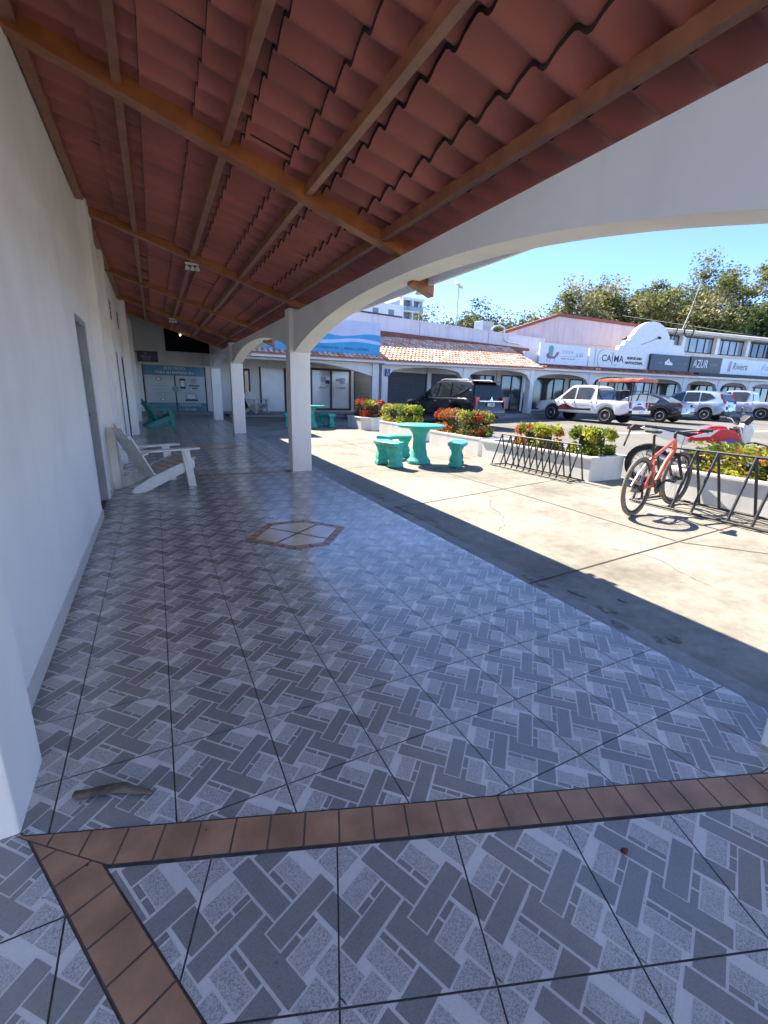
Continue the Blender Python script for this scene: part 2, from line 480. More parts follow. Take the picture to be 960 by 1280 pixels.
def gz(x, y):                      # the ground climbs gently away from the camera
    return .013*max(0, y-8)+.009*max(0, x-9)

# ------------------------------------------------------------------ 2D clipping for the tile floor
def clip(poly, a, b, c):           # keep a*x+b*y<=c
    out = []
    for i in range(len(poly)):
        p, q = poly[i-1], poly[i]
        dp, dq = a*p[0]+b*p[1]-c, a*q[0]+b*q[1]-c
        if (dp <= 0) != (dq <= 0):
            t = dp/(dp-dq); out.append((p[0]+(q[0]-p[0])*t, p[1]+(q[1]-p[1])*t))
        if dq <= 0: out.append(q)
    return out
def clip_all(poly, planes):
    for pl in planes:
        if len(poly) < 3: return []
        poly = clip(poly, *pl)
    return poly if len(poly) >= 3 else []

DESIGN = [('t_dark', 1.06, 1.27, -.045, .685), ('t_dark', .94, 1.665, -.28, -.07), ('t_dark', .32, 1.03, .095, .295),
          ('t_dark', .71, .925, -.67, .06), ('t_dark2', 1.385, 1.63, -.68, -.30), ('t_dark2', .30, .68, -.62, -.37),
          ('t_dark2', .925, 1.04, -.05, .065),
          ('t_dark2', 1.30, 1.36, .175, .355), ('t_dark2', 1.30, 1.36, -.04, .15), ('t_dark2', .85, 1.035, .31, .375), ('t_dark2', .65, .825, .31, .375),
          ('t_dark2', 1.145, 1.34, -.37, -.30), ('t_dark2', .925, 1.12, -.37, -.30), ('t_dark2', .62, .68, -.135, .06), ('t_dark2', .62, .68, -.34, -.155),
          ('t_mid', .65, 1.04, .40, .60), ('t_mid', 1.375, 1.57, -.045, .355), ('t_mid', .945, 1.335, -.59, -.39), ('t_mid', .41, .60, -.345, .06),
          ('t_mid', .09, .38, -.28, -.05), ('t_mid', .05, .30, -.025, .37), ('t_mid', -.27, .02, .07, .31), ('t_mid', -.27, .06, -.27, .045)]
UNIT = [(-1, 0, 0), (1, 0, 1), (0, -1, 0), (0, 1, 1)]
TILE = []
for (m, s0, s1, t0, t1) in DESIGN:
    for da in (-2, -1, 0, 1, 2):
        for db in (-2, -1, 0, 1, 2):
            q = [((s-t)/2+da, (s+t)/2+db) for s, t in ((s0, t0), (s1, t0), (s1, t1), (s0, t1))]
            q = clip_all(q, UNIT)
            if q: TILE.append((m, q))

class Floor:
    """printed tiles: base sheet, then printed patches a hair above, grout lines between"""
    def __init__(s): s.mb = MB()
    def sheet(s, poly, z, m):
        s.mb.poly([(x, y, gz(x, y)+z) for x, y in poly], m)
    def grid(s, ox, oy, ang, size, i0, i1, j0, j1, planes, g=.0024):
        ca, sa = math.cos(ang), math.sin(ang)
        T = lambda u, v: (ox+ca*u-sa*v, oy+sa*u+ca*v)
        k = g/size
        for i in range(i0, i1):
            for j in range(j0, j1):
                base = [(k, k), (1-k, k), (1-k, 1-k), (k, 1-k)]
                w = clip_all([T((i+a)*size, (j+b)*size) for a, b in base], planes)
                if not w: continue
                s.sheet(w, .0008, 't_base')
                for (m, q) in TILE:
                    q2 = clip_all(q, [(-1, 0, -k), (1, 0, 1-k), (0, -1, -k), (0, 1, 1-k)])
                    if not q2: continue
                    w = clip_all([T((i+a)*size, (j+b)*size) for a, b in q2], planes)
                    if w: s.sheet(w, .0014, m)

# ------------------------------------------------------------------ ground
def grid_sheet(name, x0, x1, y0, y1, nx, ny, z, m, kind='structure', label=None):
    mb = MB(); k = mb.mi(m); xs = [x0+(x1-x0)*i/nx for i in range(nx+1)]; ys = [y0+(y1-y0)*j/ny for j in range(ny+1)]
    xs = sorted(set(xs+[b for b in (9.,) if x0 < b < x1])); ys = sorted(set(ys+[b for b in (8.,) if y0 < b < y1]))
    mb.add([(x, y, gz(x, y)+z) for y in ys for x in xs])
    n = len(xs)
    for j in range(len(ys)-1):
        for i in range(n-1):
            mb.f.append((j*n+i, j*n+i+1, (j+1)*n+i+1, (j+1)*n+i)); mb.m.append(k)
    o = mb.build(name, recalc=False)
    tag(o, label, kind=kind)
    return o
g = MB(); g.poly([(-900, -600, -.25), (1200, -600, -.25), (1200, 26, -.25), (-900, 26, -.25)], 'earth')
g.poly([(-900, 26, -.25), (1200, 26, -.25), (1200, 1500, -.25), (-900, 1500, -.25)], 'earth')
tag(g.build('ground', recalc=False), kind='structure')
grid_sheet('parking_lot', 7.1, 75, -14, 26, 17, 10, -.045, 'asphalt')
grid_sheet('concrete_apron', 2.33, 7.35, -8, 22, 4, 12, -.012, 'concrete')
grid_sheet('bounce_plaza', -30, 2.33, -40, -3.0, 8, 8, -.012, 'concrete')  # added sunlit concrete behind the camera, bounces light into the walkway
cj = MB()
def joint(a, b, w=.014):
    a, b = V((*a, 0)), V((*b, 0)); d = (b-a).normalized(); n = V((-d.y, d.x, 0))*w/2
    N = max(1, int((b-a).length/2))
    for i in range(N):
        p, q = a+(b-a)*i/N, a+(b-a)*(i+1)/N
        cj.poly([(t.x, t.y, gz(t.x, t.y)-.008) for t in (p-n, q-n, q+n, p+n)], 'joint')
joint((2.34, 2.19), (6.4, 2.5)); joint((2.34, 4.48), (6.4, 5.3)); joint((2.34, 7.2), (6.4, 7.9)); joint((2.34, 10.2), (6.4, 10.9))
joint((4.5, 5.0), (4.47, 2.38)); joint((4.47, 2.33), (5.0, 1.7)); joint((4.5, 4.95), (4.35, 12.5)); joint((2.34, -.2), (6.4, .1))
tag(cj.build('concrete_joints', recalc=False), kind='structure')
ce = MB()
for j in range(-4, 9):
    y0, y1 = j*2., j*2.+2.
    ce.poly([(2.33, y0, gz(2, y0)-.008), (2.47, y0, gz(2, y0)-.008), (2.47, y1, gz(2, y1)-.008), (2.33, y1, gz(2, y1)-.008)], 'concrete_edge')
tag(ce.build('cement_edge', recalc=False), kind='structure')
# painted strips on the parking lot
ps = MB()
def strip(x0, y0, x1, y1, w):
    a, b = V((x0, y0, 0)), V((x1, y1, 0)); d = (b-a).normalized(); n = V((-d.y, d.x, 0))*w/2
    N = max(1, int((b-a).length/1.5))
    for i in range(N):
        p, q = a+(b-a)*i/N, a+(b-a)*(i+1)/N
        ps.poly([(t.x, t.y, gz(t.x, t.y)-.040) for t in (p-n, q-n, q+n, p+n)], 'concrete_edge')
strip(13.6, 11.5, 60, 5.5, .55)
strip(14.3, 13.2, 15.4, 18.0, .12)
strip(9.3, 12.9, 9.9, 17.2, .12)
tag(ps.build('lot_gutter_strip', recalc=False), kind='structure')

# ------------------------------------------------------------------ tile floor of the walkway
WALLX = -.595
FL = Floor()
c20, s20 = math.cos(R(20)), math.sin(R(20))
n1 = (s20, c20)                     # band 1 normal (far side is larger)
N1F, N1N = 1.147, 1.032
cb, sb = .903, .43                  # band 2 normal
N2L, N2R = .172, .281
# dark bed under all tiles
bed = MB()
for y0, y1 in ((-3.0, 8), (8, 22.4)):
    bed.poly([(x, y, gz(x, y)-.002) for x, y in ((-4, y0), (2.33, y0), (2.33, y1), (-4, y1))], 'grout')
tag(bed.build('tile_bed', recalc=False), kind='structure')
diamond = [(.60, 3.93), (.90, 4.37), (1.29, 4.37), (1.60, 3.98), (1.27, 3.53), (.95, 3.53)]
main_pl = [(-1, 0, .62), (1, 0, 2.325), (-n1[0], -n1[1], -N1F-.004), (0, 1, 22.2)]
FL.grid(-.065, .888, 0, .35, -2, 7, -2, 61, main_pl)
low_pl = [(n1[0], n1[1], N1N-.004), (-cb, -sb, -N2R-.004), (1, 0, 2.32), (0, -1, .9)]
# axes of the turned field: u along (c20,-s20), v along (s20,c20)
FL.grid(.015*c20+.66*s20, -.015*s20+.66*c20, -R(20), .366, -4, 8, -6, 2, low_pl)
left_pl = [(cb, sb, N2L-.004), (0, 1, 1.42), (0, -1, .9), (-1, 0, 3.0)]
FL.grid(-.333, 1.09, 0, .36, -7, 3, -6, 2, left_pl)
tag(FL.mb.build('tiled_floor', recalc=False), kind='structure')
# brown clay bands
bd = MB()
def band_tiles(p, d, n, L, wdt, step, planes, slant=0.):
    """p corner, d along, n across"""
    k = int(L/step)+1; gq = .003
    for i in range(k):
        a0, a1 = i*step+gq, (i+1)*step-gq
        q = [(p[0]+d[0]*u+n[0]*v, p[1]+d[1]*u+n[1]*v) for u, v in ((a0, gq), (a1, gq), (a1+slant, wdt-gq), (a0+slant, wdt-gq))]
        q = clip_all(q, planes)
        if q: bd.poly([(x, y, gz(x, y)+.0036) for x, y in q], 'brown_tile')
def band_bed(q):
    bd.poly([(x, y, gz(x, y)+.0026) for x, y in q], 'brown_grout')
d1 = (c20, -s20)
d2 = (.43, -.903)
# mitre line between the two bands: from the wall corner to the inner corner
cx, cy = -.505, 1.404
ix, iy = -.258, 1.198
ml = V((iy-cy, -(ix-cx), 0)).normalized(); mc = ml.x*cx+ml.y*cy   # side of the mitre
sgn = 1 if (ml.x*1.5+ml.y*.7-mc) > 0 else -1
b1_pl = [(-sgn*ml.x, -sgn*ml.y, -sgn*mc-.002), (1, 0, 2.32)]
b2_pl = [(sgn*ml.x, sgn*ml.y, sgn*mc-.002), (0, -1, .9)]
p1 = (n1[0]*N1N-d1[0]*.95, n1[1]*N1N-d1[1]*.95)
band_bed(clip_all([(p1[0]+d1[0]*u+n1[0]*v, p1[1]+d1[1]*u+n1[1]*v) for u, v in ((0, 0), (4, 0), (4, N1F-N1N), (0, N1F-N1N))], [(-sgn*ml.x, -sgn*ml.y, -sgn*mc), (1, 0, 2.325)]))
band_tiles(p1, d1, n1, 4, N1F-N1N, .108, b1_pl, 0.0)
p2 = (cb*N2L-d2[0]*1.9, sb*N2L-d2[1]*1.9)
band_bed(clip_all([(p2[0]+d2[0]*u+cb*v, p2[1]+d2[1]*u+sb*v) for u, v in ((0, 0), (4, 0), (4, N2R-N2L), (0, N2R-N2L))], [(sgn*ml.x, sgn*ml.y, sgn*mc), (0, -1, .9)]))
band_tiles(p2, d2, (cb, sb), 4, N2R-N2L, .112, b2_pl)
# narrow cross bands at the far pillars
for yb in (7.30, 13.5):
    band_bed([(-.59, yb-.05), (1.95, yb-.05), (1.95, yb+.05), (-.59, yb+.05)])
    band_tiles((-.59, yb-.05), (1, 0), (0, 1), 2.4, .10, .11, [(1, 0, 1.95)])
# six-sided ornaments in the floor
def ornament(pts, wdt):
    band_bed(pts)
    cx_, cy_ = sum(p[0] for p in pts)/len(pts), sum(p[1] for p in pts)/len(pts)
    inn = [(cx_+(x-cx_)*(1-wdt), cy_+(y-cy_)*(1-wdt)) for x, y in pts]
    for i in range(len(pts)):
        a, b, c, d = pts[i-1], pts[i], inn[i], inn[i-1]
        n = max(2, int(math.hypot(b[0]-a[0], b[1]-a[1])/.12))
        for k in range(n):
            t0, t1 = (k+.05)/n, (k+.95)/n
            L = lambda p, q, t: (p[0]+(q[0]-p[0])*t, p[1]+(q[1]-p[1])*t)
            e = [L(a, b, t0), L(a, b, t1), L(d, c, t1), L(d, c, t0)]
            m_ = (sum(p[0] for p in e)/4, sum(p[1] for p in e)/4)
            e = [(m_[0]+(x-m_[0])*.95, m_[1]+(y-m_[1])*.95) for x, y in e]
            bd.poly([(x, y, gz(x, y)+.0036) for x, y in e], 'brown_tile')
    for (sx, sy) in ((1, 1), (1, -1), (-1, 1), (-1, -1)):
        q = clip_all([(cx_+(x-cx_)*.985, cy_+(y-cy_)*.985) for x, y in inn],
                     [(-sx*.78, -sx*.62, -sx*(.78*cx_+.62*cy_)-.011), (-sy*.62, sy*.78, -sy*(.62*cx_-.78*cy_)-.011)])
        if q: bd.poly([(x, y, gz(x, y)+.0036) for x, y in q], 'diamond_tile')
ornament(diamond, .17)
ornament([(x*1.05-.02, y-4+10.75) for x, y in diamond], .22)
tag(bd.build('brown_floor_bands', recalc=False), kind='structure')

# ------------------------------------------------------------------ left shop building (wall along the walkway)
def wall_box(mb, x0, x1, y0, y1, z1, m='wall', z0=-.25):
    mb.box((x0, y0, z0), (x1, y1, z1), m)
lb = thing('shop_building', 'long white plastered building wall with recessed grey doors along the left of the walkway', 'building', (-1, 6, 0))
LO = (-1, 6, 0)
mb = MB(LO)
ZW = 3.40
for y0, y1 in ((1.72, 5.22), (6.08, 6.62), (6.62, 10.42), (11.05, 12.15), (13.0, 16.2), (16.9, 22.0)):
    wall_box(mb, -3.0, WALLX, y0, y1, ZW if y1 < 16 else 4.0)
for y0, y1 in ((5.22, 6.08), (10.42, 11.05), (12.15, 13.0), (16.2, 16.9)):
    mb.box((-3.0, y0, 1.97), (WALLX, y1, ZW), 'wall')
    mb.box((-3.0, y0, -.2), (WALLX-.14, y1, 1.97), 'wall')
mb.build('wall', lb)
# end block of the wall, standing a little proud, rough at the foot
mb = MB(LO); mb.box((-3.0, 1.412, -.2), (-.492, 1.725, ZW), 'wall'); mb.build('pilaster', lb, bevel=.008)
for (y0, y1, x) in ((6.66, 7.2, -.50), (8.75, 9.1, -.53), (13.4, 13.9, -.46), (17.6, 18.1, -.47)):
    mb = MB(LO); mb.box((-.8, y0, -.2), (x, y1, ZW+.02), 'wall'); mb.build('pilaster', lb, bevel=.006)
# skirting of leftover floor tiles
for (ya, yb) in ((1.73, 5.22), (6.08, 6.66), (7.2, 8.75), (9.1, 10.42), (11.05, 12.15), (13.9, 16.2), (16.9, 17.6)):
    sk = MB(LO); y = ya
    while y < yb-.01:
        ye = min(y+.35, yb); zf = gz(0, y)
        sk.box((WALLX, y, zf+.003), (WALLX+.011, ye-.004, zf+.088), 't_base'); sk.box((WALLX, ye-.004, zf+.003), (WALLX+.009, ye, zf+.086), 'grout')
        y = ye
    sk.build('skirting', lb)
for i, (y0, y1, mt_) in enumerate(((5.22, 6.08, 'steel_door'), (10.42, 11.05, 'steel_door'), (12.15, 13.0, 'black'), (16.2, 16.9, 'black'))):
    d = MB(LO); d.box((WALLX-.11, y0+.05, gz(0, y0)+.01), (WALLX-.075, y1-.05, 1.92), mt_)
    if i == 0:
        for zz in (.18, 1.05): d.box((WALLX-.078, y0+.16, zz), (WALLX-.068, y1-.16, zz+.72), mt_)
    dd = d.build('door', lb, bevel=.004)
    f = MB(LO)
    fm = 'steel_frame' if mt_ == 'steel_door' else 'black'
    for a in (y0, y1-.05): f.box((WALLX-.13, a, gz(0, a)), (WALLX-.012, a+.05, 1.97), fm)
    f.box((WALLX-.13, y0+.05, 1.92), (WALLX-.012, y1-.05, 1.97), fm)
    f.build('frame', dd)
    h = MB(LO); h.tube([(WALLX-.075, y1-.12, 1.0), (WALLX-.03, y1-.12, 1.0), (WALLX-.03, y1-.22, 1.0)], .01, 'metal', 6); h.build('handle', dd)
for (y0, y1, z0, z1) in ((10.05, 10.45, 2.52, 2.86), (12.3, 12.62, 2.58, 2.92)):
    d = MB(LO); d.box((WALLX-.02, y0, z0), (WALLX+.004, y1, z1), 'black_matt')
    for k in range(4): d.box((WALLX+.004, y0, z0+.05+k*.08), (WALLX+.012, y1, z0+.065+k*.08), 'steel_frame')
    d.build('vent', lb)

# ------------------------------------------------------------------ covered walkway: pillars, arches, roof
SL = .302
def rp(x): return 3.31-SL*(x+.58)
cw = thing('covered_walkway', 'arcade of white square pillars and low arches under a red tiled lean-to roof', 'arcade', (2.1, 7, 0))
CO = (2.1, 7, 0)
PIL = [(.28, .62), (7.21, 7.45), (13.4, 13.66), (18.25, 18.5)]
for y0, y1 in PIL:
    mb = MB(CO)
    x0 = 2.06 if y0 < 1 else 1.955
    mb.box((x0, y0, -.2), (x0+.33, y1, rp(1.97)-.0), 'wall')
    mb.build('pillar', cw, bevel=.007)
def arch(y0, y1, zs, za, ztop=2.475, x0=2.02, x1=2.27, n=40):
    """arched beam between two pillars"""
    mb = MB(CO); ym, h = (y0+y1)/2, (y1-y0)/2
    def zc(y):
        t = abs(y-ym)/h
        return zs+(za-zs)*(1-t**2.2)
    ys = [y0+(y1-y0)*i/n for i in range(n+1)]
    secs = [[(x0, y, zc(y)), (x1, y, zc(y)), (x1, y, ztop), (x0, y, ztop)] for y in ys]
    mb.loft(secs, 'wall', closed=True)
    return mb.build('arch_beam', cw, smooth=25)
arch(.62, 7.21, 1.90, 2.325)
arch(7.45, 13.4, 1.98, 2.34)
arch(13.66, 18.25, 2.02, 2.36)
arch(-1.2, .28, 1.90, 2.1)
RAF = [-1.14, .80, 3.90, 7.02, 10.2, 12.95, 15.5]
for y in RAF:
    mb = MB(CO)
    a, b = (-.60, 2.36)
    mb.hexa([(a, y-.055, rp(a)), (b, y-.055, rp(b)), (b, y+.055, rp(b)), (a, y+.055, rp(a)),
             (a, y-.055, rp(a)+.15), (b, y-.055, rp(b)+.15), (b, y+.055, rp(b)+.15), (a, y+.055, rp(a)+.15)], 'wood')
    mb.build('rafter', cw, bevel=.004)
PUR = [-.545, -.03, .615, 1.22, 1.89]
for x in PUR:
    w_ = .075 if x < -.3 else .055
    for ya, yb in zip(RAF, RAF[1:]):
        mb = MB(CO); z = rp(x)+.03
        jz = random.uniform(-.006, .006)
        mb.box((x-w_/2, ya+.055, z+jz), (x+w_/2, yb-.055, z+.075), 'wood2')
        mb.build('purlin', cw, bevel=.003)
# tiles: overlapping corrugated courses; each lower course tucks under the one above it
rt_ = MB(CO)
kU, kG = rt_.mi('roof_under'), rt_.mi('roof_gap')
PER, AMP, SEG = .232, .025, 10
edges = [-.80+.31*i for i in range(11)]
def wave(y):
    t = 2*math.pi*y/PER
    return AMP*(math.sin(t)+.28*math.sin(2*t+.6))
Y0, Y1 = -1.2, 15.7
NY = int((Y1-Y0)/PER*SEG)
ysamp = [Y0+(Y1-Y0)*i/NY for i in range(NY+1)]
for ci, (xa, xb) in enumerate(zip(edges, edges[1:])):
    xb = min(xb, 2.37)
    off_y = random.uniform(-.002, .002)
    va, vb, vt = [], [], []
    for y in ysamp:
        wv = wave(y+off_y); jit = .003*math.sin(y*2.1)+.002*math.sin(y*5.3+ci*.3)
        va.append((xa-.03, y, rp(xa-.03)+.118+wv+jit-.020))
        vb.append((xb, y, rp(xb)+.118+wv+jit+.010))
        vt.append((xa-.032, y, rp(xa-.03)+.118+wv+jit+.004))
    i, j, k = rt_.add(va), rt_.add(vb), rt_.add(vt)
    for a in range(NY):
        rt_.f.append((i+a, i+a+1, j+a+1, j+a)); rt_.m.append(kU)
        rt_.f.append((i+a, i+a+1, k+a+1, k+a)); rt_.m.append(kG)
    y = -1.6+(ci % 3)*.31          # joints between neighbouring sheets
    while y < 14:
        yy = y+random.uniform(-.05, .05)
        if random.random() < .22:
            zz = lambda x: rp(x)+.118+wave(yy+off_y)
            rt_.bar((xa, yy, zz(xa)-.010), (xb, yy+.004, zz(xb)+.004), .007, .014, 'roof_gap')
        y += PER*4
rt_.build('roof_tiles', cw, smooth=70, recalc=False)
sh = MB(CO)   # added unseen sheet over the tiles, blocks sun leaking through
sh.hexa([(-.9, Y0, rp(-.9)+.22), (2.36, Y0, rp(2.36)+.20), (2.36, Y1, rp(2.36)+.20), (-.9, Y1, rp(-.9)+.22),
         (-.9, Y0, rp(-.9)+.25), (2.36, Y0, rp(2.36)+.23), (2.36, Y1, rp(2.36)+.23), (-.9, Y1, rp(-.9)+.25)], 'tile_o')
sh.build('roof_backing', cw)
ev = MB(CO)
ev.box((2.365, Y0, 2.30), (2.40, 17.0, 2.43), 'white'); ev.box((2.40, Y0, 2.32), (2.44, 17.0, 2.45), 'white')
ev.build('eave_board', cw, bevel=.004)
for y in RAF:
    rtl = MB(CO); rtl.hexa([(2.2, y-.05, 2.30), (2.435, y-.05, 2.21), (2.435, y+.05, 2.21), (2.2, y+.05, 2.30), (2.2, y-.05, 2.41), (2.435, y-.05, 2.40), (2.435, y+.05, 2.40), (2.2, y+.05, 2.41)], 'wood'); rtl.build('rafter_tail', cw, bevel=.004)
lbx = MB(CO); lbx.box((-.9, 15.72, 4.0), (3.4, 22.3, 4.1), 'wood2'); lbx.build('light_block_ceiling', cw)  # added enclosure of the far end, these parts shut out sky light
lbx = MB(CO); lbx.box((2.28, 15.72, 2.48), (2.42, 21.3, 4.0), 'wall'); lbx.build('light_block_side', cw)
lbx = MB(CO); lbx.hexa([(-.9, 15.62, rp(-.9)+.24), (2.42, 15.62, rp(2.42)+.22), (2.42, 15.70, rp(2.42)+.22), (-.9, 15.70, rp(-.9)+.24), (-.9, 15.62, 4.1), (2.42, 15.62, 4.1), (2.42, 15.70, 4.1), (-.9, 15.70, 4.1)], 'wood2'); lbx.build('light_block_panel', cw)  # added panel closing the gap above the roof end against light
nb = MB(CO); nb.box((1.955, 18.5, 2.2), (2.27, 21.2, 2.5), 'wall'); nb.build('beam', cw)

def ceiling_light(x, y, label, heads):
    z = rp(x)+.0
    t = thing('ceiling_light', label, 'lamp', (x, y, z), 0, 'small spot lights under the walkway roof')
    b = MB(); b.box((-.11, -.03, -.025), (.11, .03, 0), 'lamp_white'); b.build('mounting_bar', t, bevel=.005)
    t.scale = (.8, .8, .8)
    for k in range(heads):
        h = MB(); xx = -.08+.16*k/max(1, heads-1)
        h.tube([(xx, 0, -.02), (xx, -.005, -.05)], .008, 'lamp_white', 6)
        h.lathe([(.012, -.11), (.034, -.11), (.036, -.075), (.022, -.05), (.012, -.045)], (xx, 0, 0), 'lamp_white', 12)
        h.build('lamp_head', t, smooth=40)
ceiling_light(.62, 7.12, 'white three-headed spot bar on the second rafter from the front', 3)
ceiling_light(.58, 12.98, 'white spot bar farther down the ceiling, half in the dark', 3)
lt = thing('bare_bulb', 'single lit bulb glowing near the far dark end of the ceiling', 'lamp', (.85, 15.34, rp(.85)))
b = MB(); b.lathe([(.02, -.05), (.028, -.045), (.028, 0), (.02, 0)], (0, 0, 0), 'lamp_white', 10); b.build('socket', lt)
b = MB(); b.blob((0, 0, -.062), (.017, .017, .02), 'bulb'); b.build('bulb', lt, smooth=60)

# white security light bracket beside the rafter tail
t = thing('security_light', 'small white double floodlight clamped beside the rafter tail under the eave', 'lamp', (2.47, 4.10, 2.36))
b = MB(); b.box((-.02, -.03, -.01), (.03, .03, .03), 'lamp_white'); b.tube([(0, 0, 0), (.01, .06, -.03)], .01, 'lamp_white', 6); b.build('bracket', t)
for k in (-1, 1):
    b = MB(); b.lathe([(.012, -.02), (.034, -.05), (.036, -.058), (.005, -.055)], (.01, .06+k*.05, -.005), 'lamp_white', 12); b.build('lamp_head', t, smooth=40)

# ------------------------------------------------------------------ facades across the parking lot
class Frame:
    def __init__(s, a, b):
        s.a, s.b = V((*a, 0)), V((*b, 0)); s.e = (s.b-s.a).normalized(); s.n = V((-s.e.y, s.e.x, 0)); s.L = (s.b-s.a).length
        s.O = (a[0], a[1], 0)
    def P(s, q, d, z): return s.a+s.e*q+s.n*d+V((0, 0, z))
    def off(s, d, q0=0.): return Frame((s.P(q0, d, 0).x, s.P(q0, d, 0).y), (s.P(s.L, d, 0).x, s.P(s.L, d, 0).y))
FA = Frame((2.6, 18.0), (8.6, 17.6))
FA2 = Frame((-.6, 21.4), (9.4, 21.9))
FB = Frame((9.0, 18.2), (19.6, 19.6))
FC = Frame((19.8, 20.4), (41.0, 17.6))

def pillars(F, root, S, wd, dp, zt, m='wall_facade'):
    for s in S:
        q = F.P(s, 0, 0); mb = MB(root.location)
        mb.box((s-wd/2, 0, gz(q.x, q.y)-.1), (s+wd/2, dp, zt(s)), m, F.P); mb.build('pillar', root, bevel=.01)
def arches(F, root, S, wd, zs, za, zt, d0=.04, d1=.30, m='wall_facade', n=16):
    for s0, s1 in zip(S, S[1:]):
        mb = MB(root.location); a, b = s0+wd/2, s1-wd/2; c, h = (a+b)/2, (b-a)/2
        secs = []
        for i in range(n+1):
            s = a+(b-a)*i/n; t = abs(s-c)/h; z = zs(s)+(za(s)-zs(s))*math.sqrt(max(0, 1-t*t))**.75
            secs.append([F.P(s, d0, z), F.P(s, d1, z), F.P(s, d1, zt(s)), F.P(s, d0, zt(s))])
        mb.loft(secs, m, closed=True); mb.build('arch_beam', root, smooth=25)
def tile_roof(F, root, s0, s1, d0, d1, z0, z1, per=.21, course=.27, mats=('tile_o', 'tile_p', 'tile_o', 'tile_r', 'tile_w'), name='roof_tiles', zoff=None):
    """barrel tiles: each one a little half round, in overlapping rows"""
    mb = MB(root.location); ks = [mb.mi(m) for m in mats]
    rows = max(1, int(math.hypot(d1-d0, z1-z0)/course+.5)); cols = int((s1-s0)/per)
    zf = zoff or (lambda s: 0)
    for r in range(rows):
        ta, tb = r/rows, min(1, (r+1.18)/rows)
        for c in range(cols):
            k = random.choice(ks); sa = s0+c*per; jj = random.uniform(-.008, .008)
            A, B = [], []
            for i in range(6):
                u = i/5; h = .052*math.sin(math.pi*u)**.8
                s = sa+per*(.06+.88*u)
                A.append(F.P(s, d0+(d1-d0)*ta-.02, z0+(z1-z0)*ta+h+.030+jj+zf(s)))
                B.append(F.P(s-(u-.5)*.02, d0+(d1-d0)*tb, z0+(z1-z0)*tb+h*.85+zf(s)))
            i, j = mb.add(A), mb.add(B)
            for a in range(5):
                mb.f.append((i+a, i+a+1, j+a+1, j+a)); mb.m.append(k)
            mb.f.append((i, i+1, i+2, i+3, i+4, i+5)); mb.m.append(k)
    o = mb.build(name, root, smooth=60, recalc=False)
    bk = MB(root.location)
    bk.hexa([F.P(s0, d0, z0-.05+zf(s0)), F.P(s1, d0, z0-.05+zf(s1)), F.P(s1, d1, z1-.05+zf(s1)), F.P(s0, d1, z1-.05+zf(s0)),
             F.P(s0, d0, z0+.008+zf(s0)), F.P(s1, d0, z0+.008+zf(s1)), F.P(s1, d1, z1-.0+zf(s1)), F.P(s0, d1, z1-.0+zf(s0))], 'tile_r')
    bk.build('roof_backing', root)
def shutter(F, root, s0, s1, z0, z1, d, m='shutter'):
    mb = MB(root.location)
    n = int((z1-z0)/.085)
    secs = []
    for i in range(n):
        za, zb = z0+(z1-z0)*i/n, z0+(z1-z0)*(i+1)/n
        for (zz, dd) in ((za, 0), (za+.012, .018), ((za+zb)/2, .0), (zb-.012, .018)):
            secs.append([F.P(s0, d+dd-.03, zz), F.P(s1, d+dd-.03, zz)])
    mb.loft(secs, m, cap=False)
    for s in (s0-.03, s1): mb.box((s, d-.06, z0), (s+.03, d, z1), 'steel_frame' if m != 'shutter' else 'bar_dark', F.P)
    mb.build('roller_shutter', root)
def glazed(F, root, s0, s1, z0, z1, d, n=2, glass='shop_glass', fm='bronze', fw=.06, name='shop_window', handle=False):
    mb = MB(root.location); mb.box((s0, d-.03, z0), (s1, d-.02, z1), glass, F.P)
    p = mb.build(name, root)
    f = MB(root.location)
    for i in range(n+1):
        s = s0+(s1-s0)*i/n; f.box((s-fw/2, d-.07, z0), (s+fw/2, d-.032, z1), fm, F.P)
    for z in (z0-fw/2, z1-fw/2): f.box((s0-fw/2, d-.066, z), (s1+fw/2, d-.036, z+fw), fm, F.P)
    f.build('frame', p)
    if handle:
        h = MB(root.location); c = (s0+s1)/2
        for q in (-.1, .1): h.box((c+q-.012, d-.11, 1.05), (c+q+.012, d-.08, 1.45), 'metal', F.P)
        h.build('handle', p)
    return p

# ---- A: corner building at the end of the walkway
A = thing('corner_shop', 'white shop block with a gallery closing the far end of the walkway', 'building', FA.O)
zt = lambda s: 2.50
pillars(FA, A, [5.86], .30, .32, zt)
mb = MB(FA.O); secs = []
for i in range(25):
    s = -.3+6.0*i/24; z = 2.42 if s < 2.9 else 2.42-.45*((s-2.9)/2.8)**1.8
    secs.append([FA.P(s, .04, z), FA.P(s, .28, z), FA.P(s, .28, 2.5), FA.P(s, .04, 2.5)])
mb.loft(secs, 'wall_facade', closed=True); mb.build('arch_beam', A, smooth=25)
mb = MB(FA.O); mb.box((-.3, -.42, 2.50), (6.12, .30, 2.60), 'wall_facade', FA.P); mb.build('gutter', A, bevel=.01)
tile_roof(FA, A, -.3, 6.1, -.46, .30, 2.64, 2.90, mats=('tile_p', 'tile_w', 'tile_w', 'tile_o'))
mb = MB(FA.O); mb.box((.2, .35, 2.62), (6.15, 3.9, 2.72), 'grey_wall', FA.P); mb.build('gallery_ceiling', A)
mb = MB(FA.O)
mb.box((.2, .62, 2.72), (6.15, 4.2, 4.02), 'lilac', FA.P); mb.build('parapet', A)
